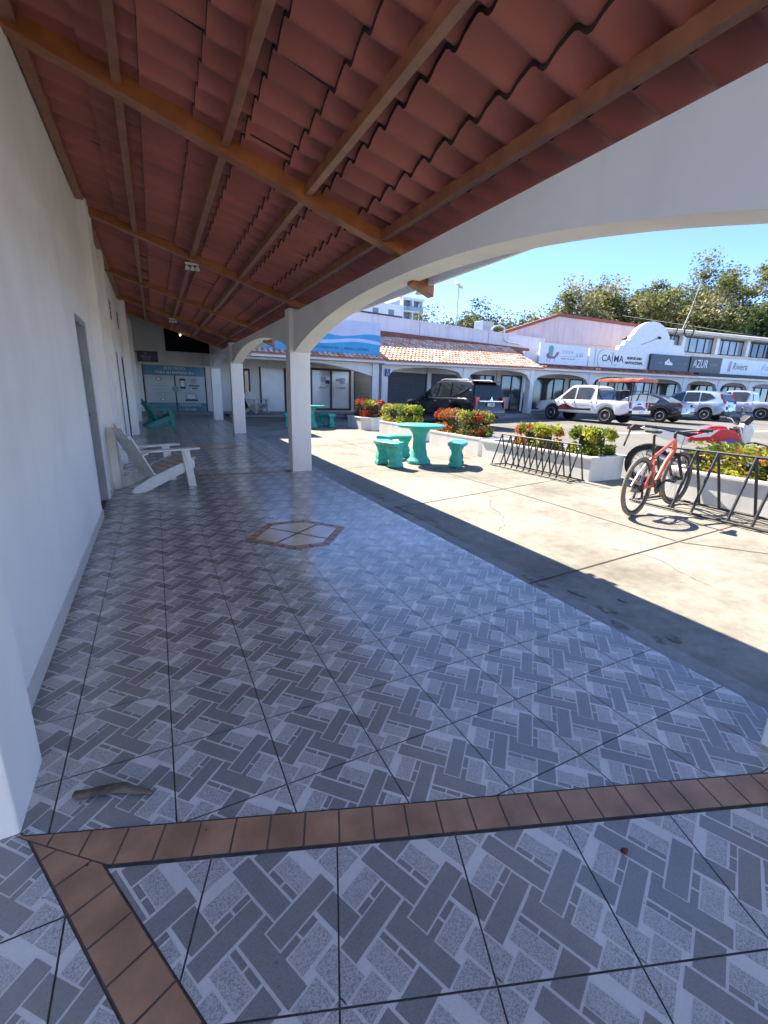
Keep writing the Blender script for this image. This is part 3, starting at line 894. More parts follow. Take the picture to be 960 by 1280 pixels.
# back wall of the gallery and walkway end
mb = MB(FA.O); P = FA2.P
mb.box((-.6, 0, 0), (12.6, .3, 2.75), 'wall_facade', P)
mb.build('back_wall', A)
mb = MB(FA.O); mb.box((-.6, -.06, 2.72), (1.18, .25, 4.0), 'wall', P); mb.box((-.3, -.09, 2.17), (3.3, -.0, 2.72), 'wall', P); mb.build('header', A)
mb = MB(FA.O); mb.box((-.3, -.16, 0), (.22, -.003, 2.17), 'wall', P); mb.build('pilaster', A)
mb = MB(FA.O); mb.box((1.18, .10, 2.72), (4.4, .14, 4.05), 'black_matt', P); mb.build('recess_shade_panel', A)  # flat black panel, the opening's darkness is put into its colour
mb = MB(FA.O); mb.box((-.3, -.4, .1), (12.6, -.003, gz(3, 21.4)+.13), 'step', P)
mb.box((3.3, -1.6, .05), (12.6, -.4, gz(3, 20.4)+.075), 'step', P); mb.build('steps', A)
# white panel door, dark side door, frosted double door, shutter
mb = MB(FA.O); mb.box((5.08, -.03, .31), (6.17, -.003, 2.26), 'white_board', P); d = mb.build('panel_door', A)
f = MB(FA.O)
for a, b in ((5.02, 5.08), (6.17, 6.27)): f.box((a, -.06, .30), (b, -.002, 2.3), 'bar_dark', P)
f.build('frame', d)
mb = MB(FA.O); mb.box((4.28, -.05, .30), (4.58, -.003, 2.2), 'bar_dark', P); mb.box((4.34, -.062, .4), (4.50, -.05, 2.1), 'shop_glass', P); mb.build('side_door', A)
g2 = glazed(FA2, A, 7.52, 9.64, .42, 2.34, 0, 2, 'white_glass', 'bronze', .11, 'glass_door', True)
# stickers on the frosted doors
st = MB(FA.O)
for (s0, s1, z0, z1, m) in ((8.05, 8.3, 1.72, 1.98, 'ink_lav'), (8.28, 8.50, 1.66, 1.84, 'sign_ink'), (7.95, 8.12, 1.44, 1.52, 'ink_grey'), (8.16, 8.30, 1.43, 1.50, 'ink_grey'), (8.33, 8.46, 1.50, 1.57, 'ink_grey'),
                           (8.85, 9.05, 1.80, 1.92, 'ink_grey'), (9.06, 9.34, 1.68, 1.98, 'ink_lav'), (8.85, 9.0, 1.45, 1.50, 'ink_grey'), (9.05, 9.35, 1.43, 1.53, 'ink_grey')):
    st.box((s0, -.045, z0), (s1, -.034, z1), m, P)
st.build('stickers', g2)
shutter(FA2, A, 9.92, 11.0, .42, 2.36, 0)

# posters closing the end of the walkway
t = thing('poster_door', 'pair of blue and pale shop doors covered with printed posters at the end of the walkway', 'door', FA2.O)
def pan(name, s0, s1, z0, z1, m, d, parent=t, fr=FA2, thick=.02):
    q = MB(fr.O); q.box((s0, d-thick, z0), (s1, d, z1), m, fr.P); return q.build(name, parent)
pan('top_banner', .27, 2.61, 1.77, 2.15, 'poster_blue', -.10)
pan('left_panel', .29, 1.40, .66, 1.76, 'poster_white', -.10)
pan('right_panel', 1.44, 2.60, .66, 1.76, 'poster_white', -.10)
pan('bottom_banner', .27, 2.61, .26, .65, 'poster_teal', -.10)
pan('meeting_stile', 1.395, 1.445, .24, 1.78, 'bar_dark', -.098, thick=.034)
for a in (.22, 2.61): pan('frame', a, a+.05, .22, 2.16, 'bar_dark', -.09, thick=.04)
E2, U = tuple(FA2.e), (0, 0, 1)
def wr(s, q, z, size, m='ink_white', fr=FA2, d=-.124, parent=t, name='lettering', **kw):
    return text(name, s, size, fr.P(q, d, z), fr.e, U, m, parent, fr.O, **kw)
wr('ESTE MEDIO', 1.44, 2.06, .15); wr('PARA SU EMPRESA EN', 1.44, 1.88, .15)
wr('TRANSPORTE', 1.95, .56, .14); wr('DE LUJO', 1.95, .38, .12); wr('L', .52, .5, .13)
ar = MB(FA2.O)
for (s0, s1, z0, z1, m) in ((1.60, 1.82, 1.24, 1.66, 'ink'), (1.625, 1.795, 1.33, 1.57, 'ink_white'), (2.05, 2.25, 1.56, 1.66, 'ink_grey'), (2.05, 2.25, 1.48, 1.52, 'ink_grey'),
                           (1.96, 2.38, 1.35, 1.40, 'ink'), (2.08, 2.30, 1.25, 1.30, 'ink'), (1.75, 2.28, .74, .80, 'ink'), (1.80, 2.22, .80, 1.05, 'ink_grey'), (1.85, 2.17, .84, 1.01, 'ink_white'), (1.9, 2.1, .86, .94, 'ink'),
                           (.45, 1.25, 1.33, 1.345, 'ink_grey'), (.55, 1.2, 1.20, 1.215, 'ink_grey'), (.65, 1.15, 1.05, 1.075, 'ink_grey'), (.68, 1.12, .95, .975, 'ink_grey'), (1.62, 2.4, 1.09, 1.10, 'ink_grey')):
    ar.box((s0, -.126 if m != 'ink_white' else -.128, z0), (s1, -.121, z1), m, FA2.P)
for (c, z, r) in ((.80, 1.62, .11), (.90, .80, .10)):
    ar.poly([FA2.P(c+r*math.cos(a*.3927)*1.1, -.125, z+r*.75*math.sin(a*.3927)) for a in range(16)], 'ink_grey')
    ar.poly([FA2.P(c+r*.5*math.cos(a*.3927), -.127, z+r*.4*math.sin(a*.3927)) for a in range(16)], 'ink_white')
ar.poly([FA2.P(1.42+.14*math.cos(a*.3927), -.137, 1.22+.13*math.sin(a*.3927)) for a in range(16)], 'ink_grey')
ar.build('printed_pictures', t, recalc=False)

# small dark purple sign sticking out from the wall
t = thing('hanging_sign', 'small dark purple shop sign with white lettering standing out from the left wall', 'sign', (-.45, 19.9, 2.4))
b = MB(); b.box((0, -.02, -.19), (.70, .02, .20), 'purple_sign'); b.build('panel', t)
b = MB(); b.box((-.14, -.015, .14), (0, .015, .17), 'metal_dark'); b.build('bracket', t)
for s, z, w_ in (('N', .10, .12), ('BELLA', -.01, .13), ('STUDIO', -.11, .07)):
    text('lettering', s, w_, (.30, -.0225, z), (1, 0, 0), U, 'ink_lav', t)

# blue wave sign on the roof of A
t = thing('wave_sign', 'wide blue sign with pale waves standing on the tiled edge of the corner shop', 'sign', FA.O)
def wave_panel(s0, s1, z0, z1, d=-.02):
    q = MB(FA.O); q.box((s0, d, z0), (s1, d+.08, z1), 'sign_lav', FA.P); q.build('panel', t)
    def ribbon(f0, f1, m, dd, n=40):
        k = MB(FA.O)
        for i in range(n):
            a, b_ = s0+(s1-s0)*i/n, s0+(s1-s0)*(i+1)/n
            k.poly([FA.P(a, dd, f0(a)), FA.P(b_, dd, f0(b_)), FA.P(b_, dd, f1(b_)), FA.P(a, dd, f1(a))], m)
        k.build('wave', t, recalc=False)
    H = z1-z0
    up_ = lambda s: z0+H*(.57-.06*math.sin((s-3.1)*2.3-1.2)+.10*(6-s)/3*.3)
    pale0 = lambda s: z0+H*(.33+.05*math.sin((s-3.1)*1.9-2.2))
    pale1 = lambda s: pale0(s)+H*.10
    ribbon(lambda s: z0+.0, up_, 'sign_blue', d-.004)
    ribbon(pale0, pale1, 'sign_pale', d-.008)
wave_panel(.30, 6.02, 2.80, 4.08)
text('lettering', 'AUTOSERVICIO  |  REFACCIONES', .15, FA.P(4.3, -.030, 3.0), FA.e, U, 'sign_ink', t, FA.O, width=1.1)
text('lettering', '. . . . .', .2, FA.P(1.4, -.030, 3.1), FA.e, U, 'sign_ink', t, FA.O)

# ---- B: tiled gallery behind the black car
B = thing('tiled_gallery', 'low gallery with three pale arches, orange barrel-tile roof and a lilac parapet', 'building', FB.O)
ztb = lambda s: 2.50+.0275*s
SB = [.20, 5.12, 10.35]
pillars(FB, B, SB, .34, .34, lambda s: ztb(s)-.0)
arches(FB, B, SB, .34, lambda s: 2.02+.015*s, lambda s: ztb(s)-.06, lambda s: ztb(s)-.002)
mb = MB(FB.O)
mb.hexa([FB.P(s, d, ztb(s)+z) for z in (.0, .13) for s, d in ((-.1, -.42), (10.65, -.42), (10.65, .32), (-.1, .32))], 'wall_facade'); mb.build('gutter', B, bevel=.01)
tile_roof(FB, B, -.1, 10.7, -.46, 2.3, 2.66, 3.93, zoff=lambda s: .021*s, mats=('tile_p', 'tile_p', 'tile_o', 'tile_w', 'tile_w', 'tile_p'))
mb = MB(FB.O); mb.box((-.3, 2.24, 3.7), (12.6, 2.36, 4.22), 'tile_edge', FB.P); mb.build('flashing', B)
mb = MB(FB.O); mb.box((-6.0, 2.38, 3.3), (14.2, 2.7, 4.86), 'lilac', FB.P); mb.build('parapet', B)
mb = MB(FB.O); mb.box((-6.0, 2.34, 4.86), (14.2, 2.76, 4.93), 'lilac', FB.P); mb.build('coping', B)
for s in (3.9, 9.0):
    mb = MB(FB.O); mb.box((s, 2.365, 4.23), (s+.05, 2.378, 4.855), 'grey_wall', FB.P); mb.build('panel_joint', B)
mb = MB(FB.O); mb.hexa([FB.P(s, d, z) for z0 in (0, .10) for s, d, z in ((-6, 2.8, 5.0+z0), (3.1, 2.8, 5.0+z0), (3.1, 3.2, 5.0+z0), (-6, 3.2, 5.0+z0))], 'bar_dark'); mb.build('roof_edge', B)
mb = MB(FB.O); mb.box((1.5, 2.3, 0), (12.5, 2.6, 3.2), 'wall_facade', FB.P); mb.build('back_wall', B)
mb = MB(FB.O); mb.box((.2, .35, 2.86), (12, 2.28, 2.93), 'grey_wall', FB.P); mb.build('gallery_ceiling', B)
mb = MB(FB.O)
for i in range(6):
    s0, s1 = -.6+i*2.1, -.6+(i+1)*2.1; q = FB.P(s0, 0, 0); zz = gz(q.x, q.y)+.15
    mb.box((s0, -.55, zz-.4), (s1, 2.3, zz), 'step', FB.P)
mb.build('walkway_slab', B)
shutter(FB, B, 1.92, 4.40, .36, 2.36, 2.3); shutter(FB, B, 4.80, 6.78, .36, 2.40, 2.3)
glazed(FB, B, 7.45, 9.65, .7, 2.45, 2.3, 3); glazed(FB, B, 10.35, 12.2, .45, 2.52, 2.3, 2, 'shop_glass', 'bronze', .07, 'glass_door', True)
mb = MB(FB.O); mb.box((10.62, 2.245, .55), (11.15, 2.262, 1.25), 'poster_white', FB.P); mb.box((11.3, 2.245, 1.7), (11.5, 2.262, 1.95), 'ink_white', FB.P); mb.build('window_notice', B)
for s in (4.6, 7.1, 10.0):
    mb = MB(FB.O); mb.box((s-.13, 2.2, .25), (s+.13, 2.30, 2.86), 'wall_facade', FB.P); mb.build('pilaster', B)
t = thing('accessible_parking_sign', 'small dark blue wheelchair sign on the pillar by the roller shutter', 'sign', tuple(FB.P(.30, -.03, 2.2)))
O_ = tuple(FB.P(.30, -.03, 2.2))
b = MB(O_); b.box((.17, -.06, 2.02), (.43, -.03, 2.34), 'blue_sign', FB.P); b.build('plate', t)
b = MB(O_)
b.tube([FB.P(.29, -.066, 2.27), FB.P(.29, -.066, 2.17), FB.P(.35, -.066, 2.15), FB.P(.37, -.066, 2.09)], .012, 'ink_white', 6)
b.tube([FB.P(.28+.055*math.cos(a), -.066, 2.12+.055*math.sin(a)) for a in [R(150+22*i) for i in range(11)]], .009, 'ink_white', 6)
b.blob(FB.P(.285, -.066, 2.295), (.022, .01, .022), 'ink_white', 8, 5); b.build('wheelchair_symbol', t)
# roof machinery on B
t = thing('roof_unit', 'grey box-shaped air conditioner on the roof beside the pink gable', 'air conditioner', tuple(FB.P(9.3, 2.6, 4.66)))
O_ = tuple(FB.P(9.3, 2.6, 4.66))
b = MB(O_); b.box((9.0, 2.9, 4.80), (9.95, 3.6, 5.55), 'galv', FB.P); b.build('casing', t, bevel=.02)
b = MB(O_)
for k in range(7): b.box((9.1, 2.885, 5.02+k*.065), (9.85, 2.899, 5.05+k*.065), 'grey_wall', FB.P)
b.build('grille', t)
t = thing('roof_pipe', 'bent white drain pipe looping over the parapet', 'pipe', tuple(FB.P(9.6, 1.2, 4.7)))
b = MB(tuple(FB.P(9.6, 1.2, 4.7)))
b.tube([FB.P(*q) for q in ((9.3, 2.6, 4.96), (9.4, 2.3, 5.22), (9.8, 2.27, 5.30), (10.2, 2.27, 5.2), (10.25, 2.27, 4.7), (10.35, 2.27, 4.52), (10.6, 2.27, 4.46), (11.9, 2.27, 4.42))], .045, 'white', 8)
b.build('pipe', t, smooth=60)

# pink gable wing behind
G = thing('pink_gable_wing', 'pink gable wall with a dark red tile edge rising behind the signs', 'building', FC.O)
mb = MB(FC.O); d = 3.0
gab = [(-3.0, 3.4), (11.4, 3.4), (11.4, 6.28), (4.06, 6.48), (.56, 5.32), (-3.0, 4.15)]
mb.prism([FC.P(s, d, z) for s, z in gab], FC.n*.4, 'pink'); mb.build('wall', G)
mb = MB(FC.O)
for (a, b_) in (((-3.1, 4.15), (4.06, 6.50)), ((4.06, 6.50), (11.5, 6.30))):
    p, q = FC.P(a[0], d+.1, a[1]+.05), FC.P(b_[0], d+.1, b_[1]+.05); mb.bar(p, q, .5, .17, 'red_roof', side=FC.n)
mb.box((8.1, d+.2, 6.42), (8.7, d+.7, 6.62), 'red_roof', FC.P)
mb.build('roof_edge', G)
mb = MB(FC.O); mb.box((-2.8, d-.06, 4.86), (11.3, d-.003, 4.95), 'pink', FC.P); mb.build('moulding', G)

# ---- C: row of shops with signs
Cb = thing('shop_row', 'long white row of arched shop fronts with a stepped mission gable behind the parked cars', 'building', FC.O)
SC = [.25, 4.65, 8.65, 12.7, 16.1, 19.3, 22.5, 25.7]
ztc = lambda s: 2.84
pillars(FC, Cb, SC, .34, .34, ztc)
arches(FC, Cb, SC, .34, lambda s: 2.13, lambda s: 2.68, lambda s: 2.838)
mb = MB(FC.O); mb.box((-.1, -.42, 2.84), (26, .32, 2.98), 'wall_facade', FC.P); mb.build('gutter', Cb, bevel=.01)
tile_roof(FC, Cb, -.1, 13.2, -.44, .16, 3.0, 3.2, mats=('tile_edge', 'tile_r', 'tile_edge'))
mb = MB(FC.O); mb.box((13.2, -.44, 2.98), (26, .1, 3.20), 'bar_dark', FC.P); mb.build('dark_fascia', Cb)
mb = MB(FC.O); mb.box((-.2, .42, 2.98), (26, .62, 3.9), 'lilac', FC.P); mb.box((-.2, .62, 2.98), (26, 5, 3.1), 'grey_wall', FC.P); mb.build('parapet', Cb)
# mission gable
prof = [(4.55, 3.15), (13.0, 3.15), (13.0, 4.28), (12.62, 4.28), (12.55, 4.55), (12.2, 4.62), (12.17, 4.88), (11.45, 4.90), (11.40, 5.18)]
prof += [(9.42+1.78*math.cos(R(a)), 4.50+1.70*math.sin(R(a))) for a in range(25, 156, 6)]
prof += [(7.66, 5.20), (7.62, 4.98), (7.28, 4.92), (7.22, 4.68), (6.88, 4.62), (6.78, 4.34), (4.55, 4.34)]
mb = MB(FC.O); mb.prism([FC.P(s, .36, z) for s, z in prof], FC.n*.30, 'white'); mb.build('mission_gable', Cb)
mb = MB(FC.O); mb.tube([FC.P(8.6, .35, 4.75), FC.P(9.3, .34, 4.98), FC.P(10.0, .33, 5.25)], .012, 'black', 6); mb.tube([FC.P(10.0, .2, 5.22), FC.P(10.0, .36, 5.28)], .07, 'black', 8); mb.build('floodlight_arm', Cb)
mb = MB(FC.O); mb.tube([FC.P(7.15, .2, 5.06), FC.P(7.15, .5, 5.04)], .09, 'black', 8); mb.build('floodlight', Cb)
mb = MB(FC.O); mb.box((-.3, 2.3, 0), (26, 2.6, 3.0), 'wall_facade', FC.P); mb.build('back_wall', Cb)
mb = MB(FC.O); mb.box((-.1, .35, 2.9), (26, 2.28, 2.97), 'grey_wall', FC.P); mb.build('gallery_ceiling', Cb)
mb = MB(FC.O)
for i in range(13):
    s0, s1 = -.3+i*2.05, -.3+(i+1)*2.05; q = FC.P(s0, 0, 0); zz = gz(q.x, q.y)+.16
    mb.box((s0, -.6, zz-.5), (s1, 2.3, zz), 'step', FC.P)
mb.build('walkway_slab', Cb)
for i, (a, b_) in enumerate(((.5, 1.9), (2.1, 4.5), (5.0, 8.3), (8.9, 10.5), (10.9, 12.4), (13.0, 15.6), (16.4, 18.9), (19.6, 22.0), (22.6, 25.2))):
    glazed(FC, Cb, a, b_, .55 if i % 3 else .35, 2.5, 2.3, 2 if i in (0, 3, 4) else 3, 'shop_glass' if i % 2 else 'dark_glass', 'bar_dark', .07)
# second storey set back on the right
mb = MB(FC.O); mb.box((11.0, 5.0, 3.1), (34, 5.4, 5.14), 'roof_cream', FC.P); mb.box((11.0, 5.3, 5.14), (34, 5.6, 6.45), 'wall_facade', FC.P); mb.build('upper_wall', Cb)
SU = [12.4, 14.2, 18.05, 21.95, 25.7, 29.4, 33.0]
for s in SU:
    mb = MB(FC.O); mb.box((s-.17, 4.9, 5.14), (s+.17, 5.29, 6.45), 'wall_facade', FC.P); mb.build('upper_pier', Cb)
for a, b_ in zip(SU, SU[1:]):
    glazed(FC, Cb, a+.2, b_-.2, 5.20, 6.34, 5.28, 4, 'sky_glass' if a < 22 else 'dark_glass', 'bar_dark', .08, 'upper_window')
mb = MB(FC.O)
z0, z1 = 7.0, 6.52
for i in range(6):
    sa, sb_ = 10.6+i*4.2, 10.6+(i+1)*4.2
    zz = 6.46+.012*random.random()
    mb.box((sa, 4.35+.05*(i % 2), zz), (sb_-.02, 6.5, zz+.20), 'roof_cream', FC.P)
mb.box((10.6, 4.6, 6.40), (35.6, 6.3, 6.455), 'grey_wall', FC.P)
mb.hexa([FC.P(10.6, 4.9, 6.67), FC.P(35.6, 4.9, 6.67), FC.P(35.6, 8, 6.67), FC.P(10.6, 8, 6.67), FC.P(10.6, 5.6, 6.95), FC.P(35.6, 5.6, 6.95), FC.P(35.6, 8, 6.95), FC.P(10.6, 8, 6.95)], 'roof_cream')
mb.build('upper_roof', Cb)

# ---- signs on C
def sign(label, s0, s1, z0, z1, m, d=.30, thick=.14, z1b=None):
    t = thing('shop_sign', label, 'sign', tuple(FC.P(s0, d, z0)))
    b = MB(tuple(FC.P(s0, d, z0)))
    b.hexa([FC.P(s, q, z) for s, q, z in ((s0, d-thick, z0), (s1, d-thick, z0), (s1, d, z0), (s0, d, z0), (s0, d-thick, z1), (s1, d-thick, z1b or z1), (s1, d, z1b or z1), (s0, d, z1))], m)
    b.build('panel', t)
    def wr(s, q, z, size, m_, **kw): return text('lettering', s, size, FC.P(q, d-thick-.006, z), FC.e, U, m_, t, tuple(FC.P(s0, d, z0)), **kw)
    def art(name, polys):
        k = MB(tuple(FC.P(s0, d, z0)))
        for i, (pts, m_) in enumerate(polys): k.poly([FC.P(s, d-thick-.005-.001*i, z) for s, z in pts], m_)
        k.build(name, t, recalc=False)
    return t, wr, art
def ell(c, z, a, b, t0=0, t1=360, n=20): return [(c+a*math.cos(R(t0+(t1-t0)*i/n)), z+b*math.sin(R(t0+(t1-t0)*i/n))) for i in range(n+1)]
t, wr_, art = sign('pale blue shop sign with a wing-backed armchair drawing, first from the left', .70, 4.25, 3.22, 4.42, 'sign_white', z1b=4.32)
art('armchair_logo', [([(1.30, 3.72), (1.62, 3.70), (1.66, 4.2), (1.55, 4.28), (1.40, 4.28), (1.30, 4.18)], 'ink_teal'), ([(1.18, 3.80), (1.30, 3.86), (1.42, 3.70), (1.75, 3.68), (1.9, 3.92), (2.08, 3.98), (2.05, 3.80), (1.8, 3.56), (1.3, 3.55), (1.18, 3.66)], 'ink_plum'),
     ([(1.24, 3.55), (1.28, 3.55), (1.23, 3.36), (1.20, 3.36)], 'ink_plum'), ([(1.45, 3.55), (1.49, 3.55), (1.44, 3.34), (1.41, 3.34)], 'ink_plum'), ([(1.78, 3.56), (1.82, 3.56), (1.82, 3.38), (1.79, 3.38)], 'ink_plum')])
wr_('S U S A', 2.72, 3.96, .26, 'ink_grey'); wr_('y S.L', 3.62, 3.86, .30, 'ink_plum', shear=.4); wr_('MUEBLES Y DECORACION', 2.78, 3.58, .09, 'ink')
art('underline', [([(2.15, 3.68), (3.75, 3.74), (3.75, 3.76), (2.15, 3.70)], 'ink_grey')])
t = thing('wall_lettering', 'black CAMA lettering painted on the white mission gable', 'sign', tuple(FC.P(5.2, .35, 3.3)))
O_ = tuple(FC.P(5.2, .35, 3.3)); 
text('lettering', 'CA', .56, FC.P(5.93, .352, 3.78), FC.e, U, 'ink', t, O_, bold=.006)
text('lettering', 'MA', .56, FC.P(6.93, .352, 3.78), FC.e, U, 'ink', t, O_, bold=.006)
text('lettering', 'MUEBLES LINEA', .20, FC.P(8.25, .352, 3.88), FC.e, U, 'ink', t, O_, bold=.012, width=.9)
text('lettering', 'HABITACIONAL', .21, FC.P(8.25, .352, 3.60), FC.e, U, 'ink', t, O_, bold=.012)
text('lettering', 'HABITAT', .09, FC.P(6.75, .352, 3.42), FC.e, U, 'ink_grey', t, O_)
k = MB(O_)
k.tube([FC.P(6.42, .35, 3.45), FC.P(6.40, .35, 4.16)], .022, 'ink', 6)
k.tube([FC.P(5.62+.42*math.cos(R(a)), .35, 3.74+.55*math.sin(R(a))) for a in range(95, 270, 12)], .015, 'ink_grey', 6)
k.tube([FC.P(5.02, .35, 3.35), FC.P(5.0, .35, 4.3)], .016, 'ink_grey', 6)
k.build('strokes', t)
t, wr_, art = sign('dark navy shop sign with a small white house emblem', 9.45, 13.0, 3.25, 4.24, 'navy', d=.32)
art('house_logo', [([(10.75, 3.62), (11.45, 3.60), (11.42, 3.74), (11.15, 3.84), (11.05, 4.02), (10.85, 3.86), (10.72, 3.78)], 'ink_white'), ([(11.0, 3.75), (11.1, 3.75), (11.05, 3.88)], 'navy')])
wr_('casa', 10.3, 3.74, .20, 'ink_grey'); wr_('INMOBILIARIA', 12.25, 3.72, .15, 'ink_grey')
t, wr_, art = sign('charcoal shop sign reading AZUR in thin hand-drawn letters', 13.02, 16.02, 3.06, 4.27, 'charcoal', d=.26)
wr_('AZUR', 13.95, 3.78, .74, 'ink_white', shear=.12, width=.72); wr_('PISO A', 15.25, 3.78, .28, 'ink_grey', width=.9)
t, wr_, art = sign('white shop sign with black Riviera handwriting and a rose bar', 16.04, 20.0, 3.24, 4.27, 'sign_white', d=.30)
wr_('Riviera', 18.0, 3.78, .66, 'ink', shear=.2, width=.85)
art('rose_bar', [([(16.75, 3.42), (17.05, 3.42), (17.1, 4.12), (16.85, 4.12)], 'ink_pink')])
t, wr_, art = sign('white shop sign with faint lavender script in a thin frame, last on the right', 20.02, 26, 3.24, 4.27, 'sign_white', d=.298)
wr_('Fontana', 21.3, 3.82, .60, 'ink_lav', shear=.25)
art('thin_frame', [([(20.35, 3.40), (22.4, 3.40), (22.4, 3.43), (20.35, 3.43)], 'ink_lav'), ([(20.35, 3.43), (20.38, 3.43), (20.38, 4.0), (20.35, 4.0)], 'ink_lav')])
# ring and mast on the roofs
t = thing('roof_ring', 'round black ring frame standing on the edge of the upper roof', 'sign frame', tuple(FC.P(17.5, 4.2, 6.2)))
b = MB(tuple(FC.P(17.5, 4.2, 6.2))); b.tube([FC.P(17.5+.50*math.cos(R(a)), 4.2, 6.62+.48*math.sin(R(a))) for a in range(0, 360, 15)], .055, 'black', 8, closed=True); b.build('ring', t, smooth=60)
b = MB(tuple(FC.P(17.5, 4.2, 6.2))); b.tube([FC.P(15.9, 4.25, 4.9), FC.P(16.35, 4.25, 6.95)], .05, 'metal_dark', 6); b.build('post', t)
t = thing('roof_mast', 'thin leaning radio mast in front of the trees', 'mast', tuple(FC.P(22.2, 9, 6.0)))
b = MB(tuple(FC.P(22.2, 9, 6.0))); b.tube([FC.P(22.2, 9, 6.0), FC.P(23.3, 9, 9.2), FC.P(24.0, 9, 11.9)], [.05, .04, .02], 'metal', 6); b.build('pole', t)
t = thing('floodlight_pole', 'tall thin lamp pole with a square floodlight head behind the tiled roof', 'lamp post', (22.5, 32, .3))
b = MB(); b.tube([(0, 0, 0), (0, 0, 5.4), (.03, 0, 5.5), (.06, 0, 9.4)], .05, 'galv', 8); b.build('pole', t)
b = MB(); b.bar((-.22, -.05, 9.62), (.30, -.05, 9.30), .6, .16, 'galv', side=(.2, .9, .35)); b.build('lamp_head', t, bevel=.02)
# overhead cable
t = thing('overhead_cable', 'thin cable sagging across the trees above the upper roof', 'cable', tuple(FC.P(20, 7, 7)))
b = MB(tuple(FC.P(20, 7, 7))); b.tube([FC.P(14+2*i, 7.5, 7.9-.06*i+.0*i) for i in range(12)], .018, 'metal', 5); b.build('cable', t)

# added white block, unseen behind the camera, bounces sunlight under the roof
WG = thing('bounce_wing', 'added plain white block behind the camera that bounces sunlight into the walkway', 'building', (-4, -16, 0))
mb = MB((-4, -16, 0)); mb.box((-24, -20, -.2), (16, -16, 4.2), 'white'); mb.build('wall', WG)
for x in (-18, -12, -6, 0, 6, 12):
    mb = MB((-4, -16, 0)); mb.box((x-1.2, -16.0, .1), (x+1.2, -15.96, 2.3), 'steel_door'); mb.build('door', WG)

# ------------------------------------------------------------------ planters and hedges
def planter(label, x0, x1, y0, y1, h, rim=.035, chamfer=0.):
    z = gz(x0, y0); O_ = ((x0+x1)/2, (y0+y1)/2, z)
    t = thing('planter', label, 'planter', O_, group='whitewashed planters along the parking lot')
    def ringp(g_, zz):
        p = [(x0-g_, y0-g_, zz), (x1+g_, y0-g_, zz), (x1+g_, y1+g_, zz), (x0-g_, y1+g_, zz)]
        if chamfer: p = [(x0-g_+chamfer, y0-g_, zz), (x1+g_, y0-g_, zz), (x1+g_, y1+g_, zz), (x0-g_, y1+g_, zz), (x0-g_, y0-g_+chamfer, zz)]
        return p
    b = MB(O_)
    b.loft([ringp(0, z-.05), ringp(0, z+h-.05), ringp(rim, z+h-.045), ringp(rim, z+h), ringp(-.07, z+h), ringp(-.07, z+h-.1)], 'planter', cap=False, closed=True)
    b.build('box', t, bevel=.008)
    s = MB(O_); s.poly(ringp(-.06, z+h-.06), 'soil'); s.build('soil', t, recalc=False)
    return t
planter('long white planter box behind the small bike rack', 6.30, 7.12, 4.88, 7.66, .40)
planter('white planter box in front of the black car, with a clipped red-green hedge', 6.42, 7.06, 7.95, 10.0, .40, .01)
planter('white planter box behind the turquoise table, with a yellow-green hedge', 6.38, 7.0, 10.75, 12.95, .42, .01)
planter('white corner-cut planter box at the edge of the gallery shade, with a red hedge', 6.20, 7.2, 13.75, 15.2, .42, .02, .25)
planter('white planter box behind the large bike rack and the bicycle', 6.42, 7.15, .2, 3.75, .42)

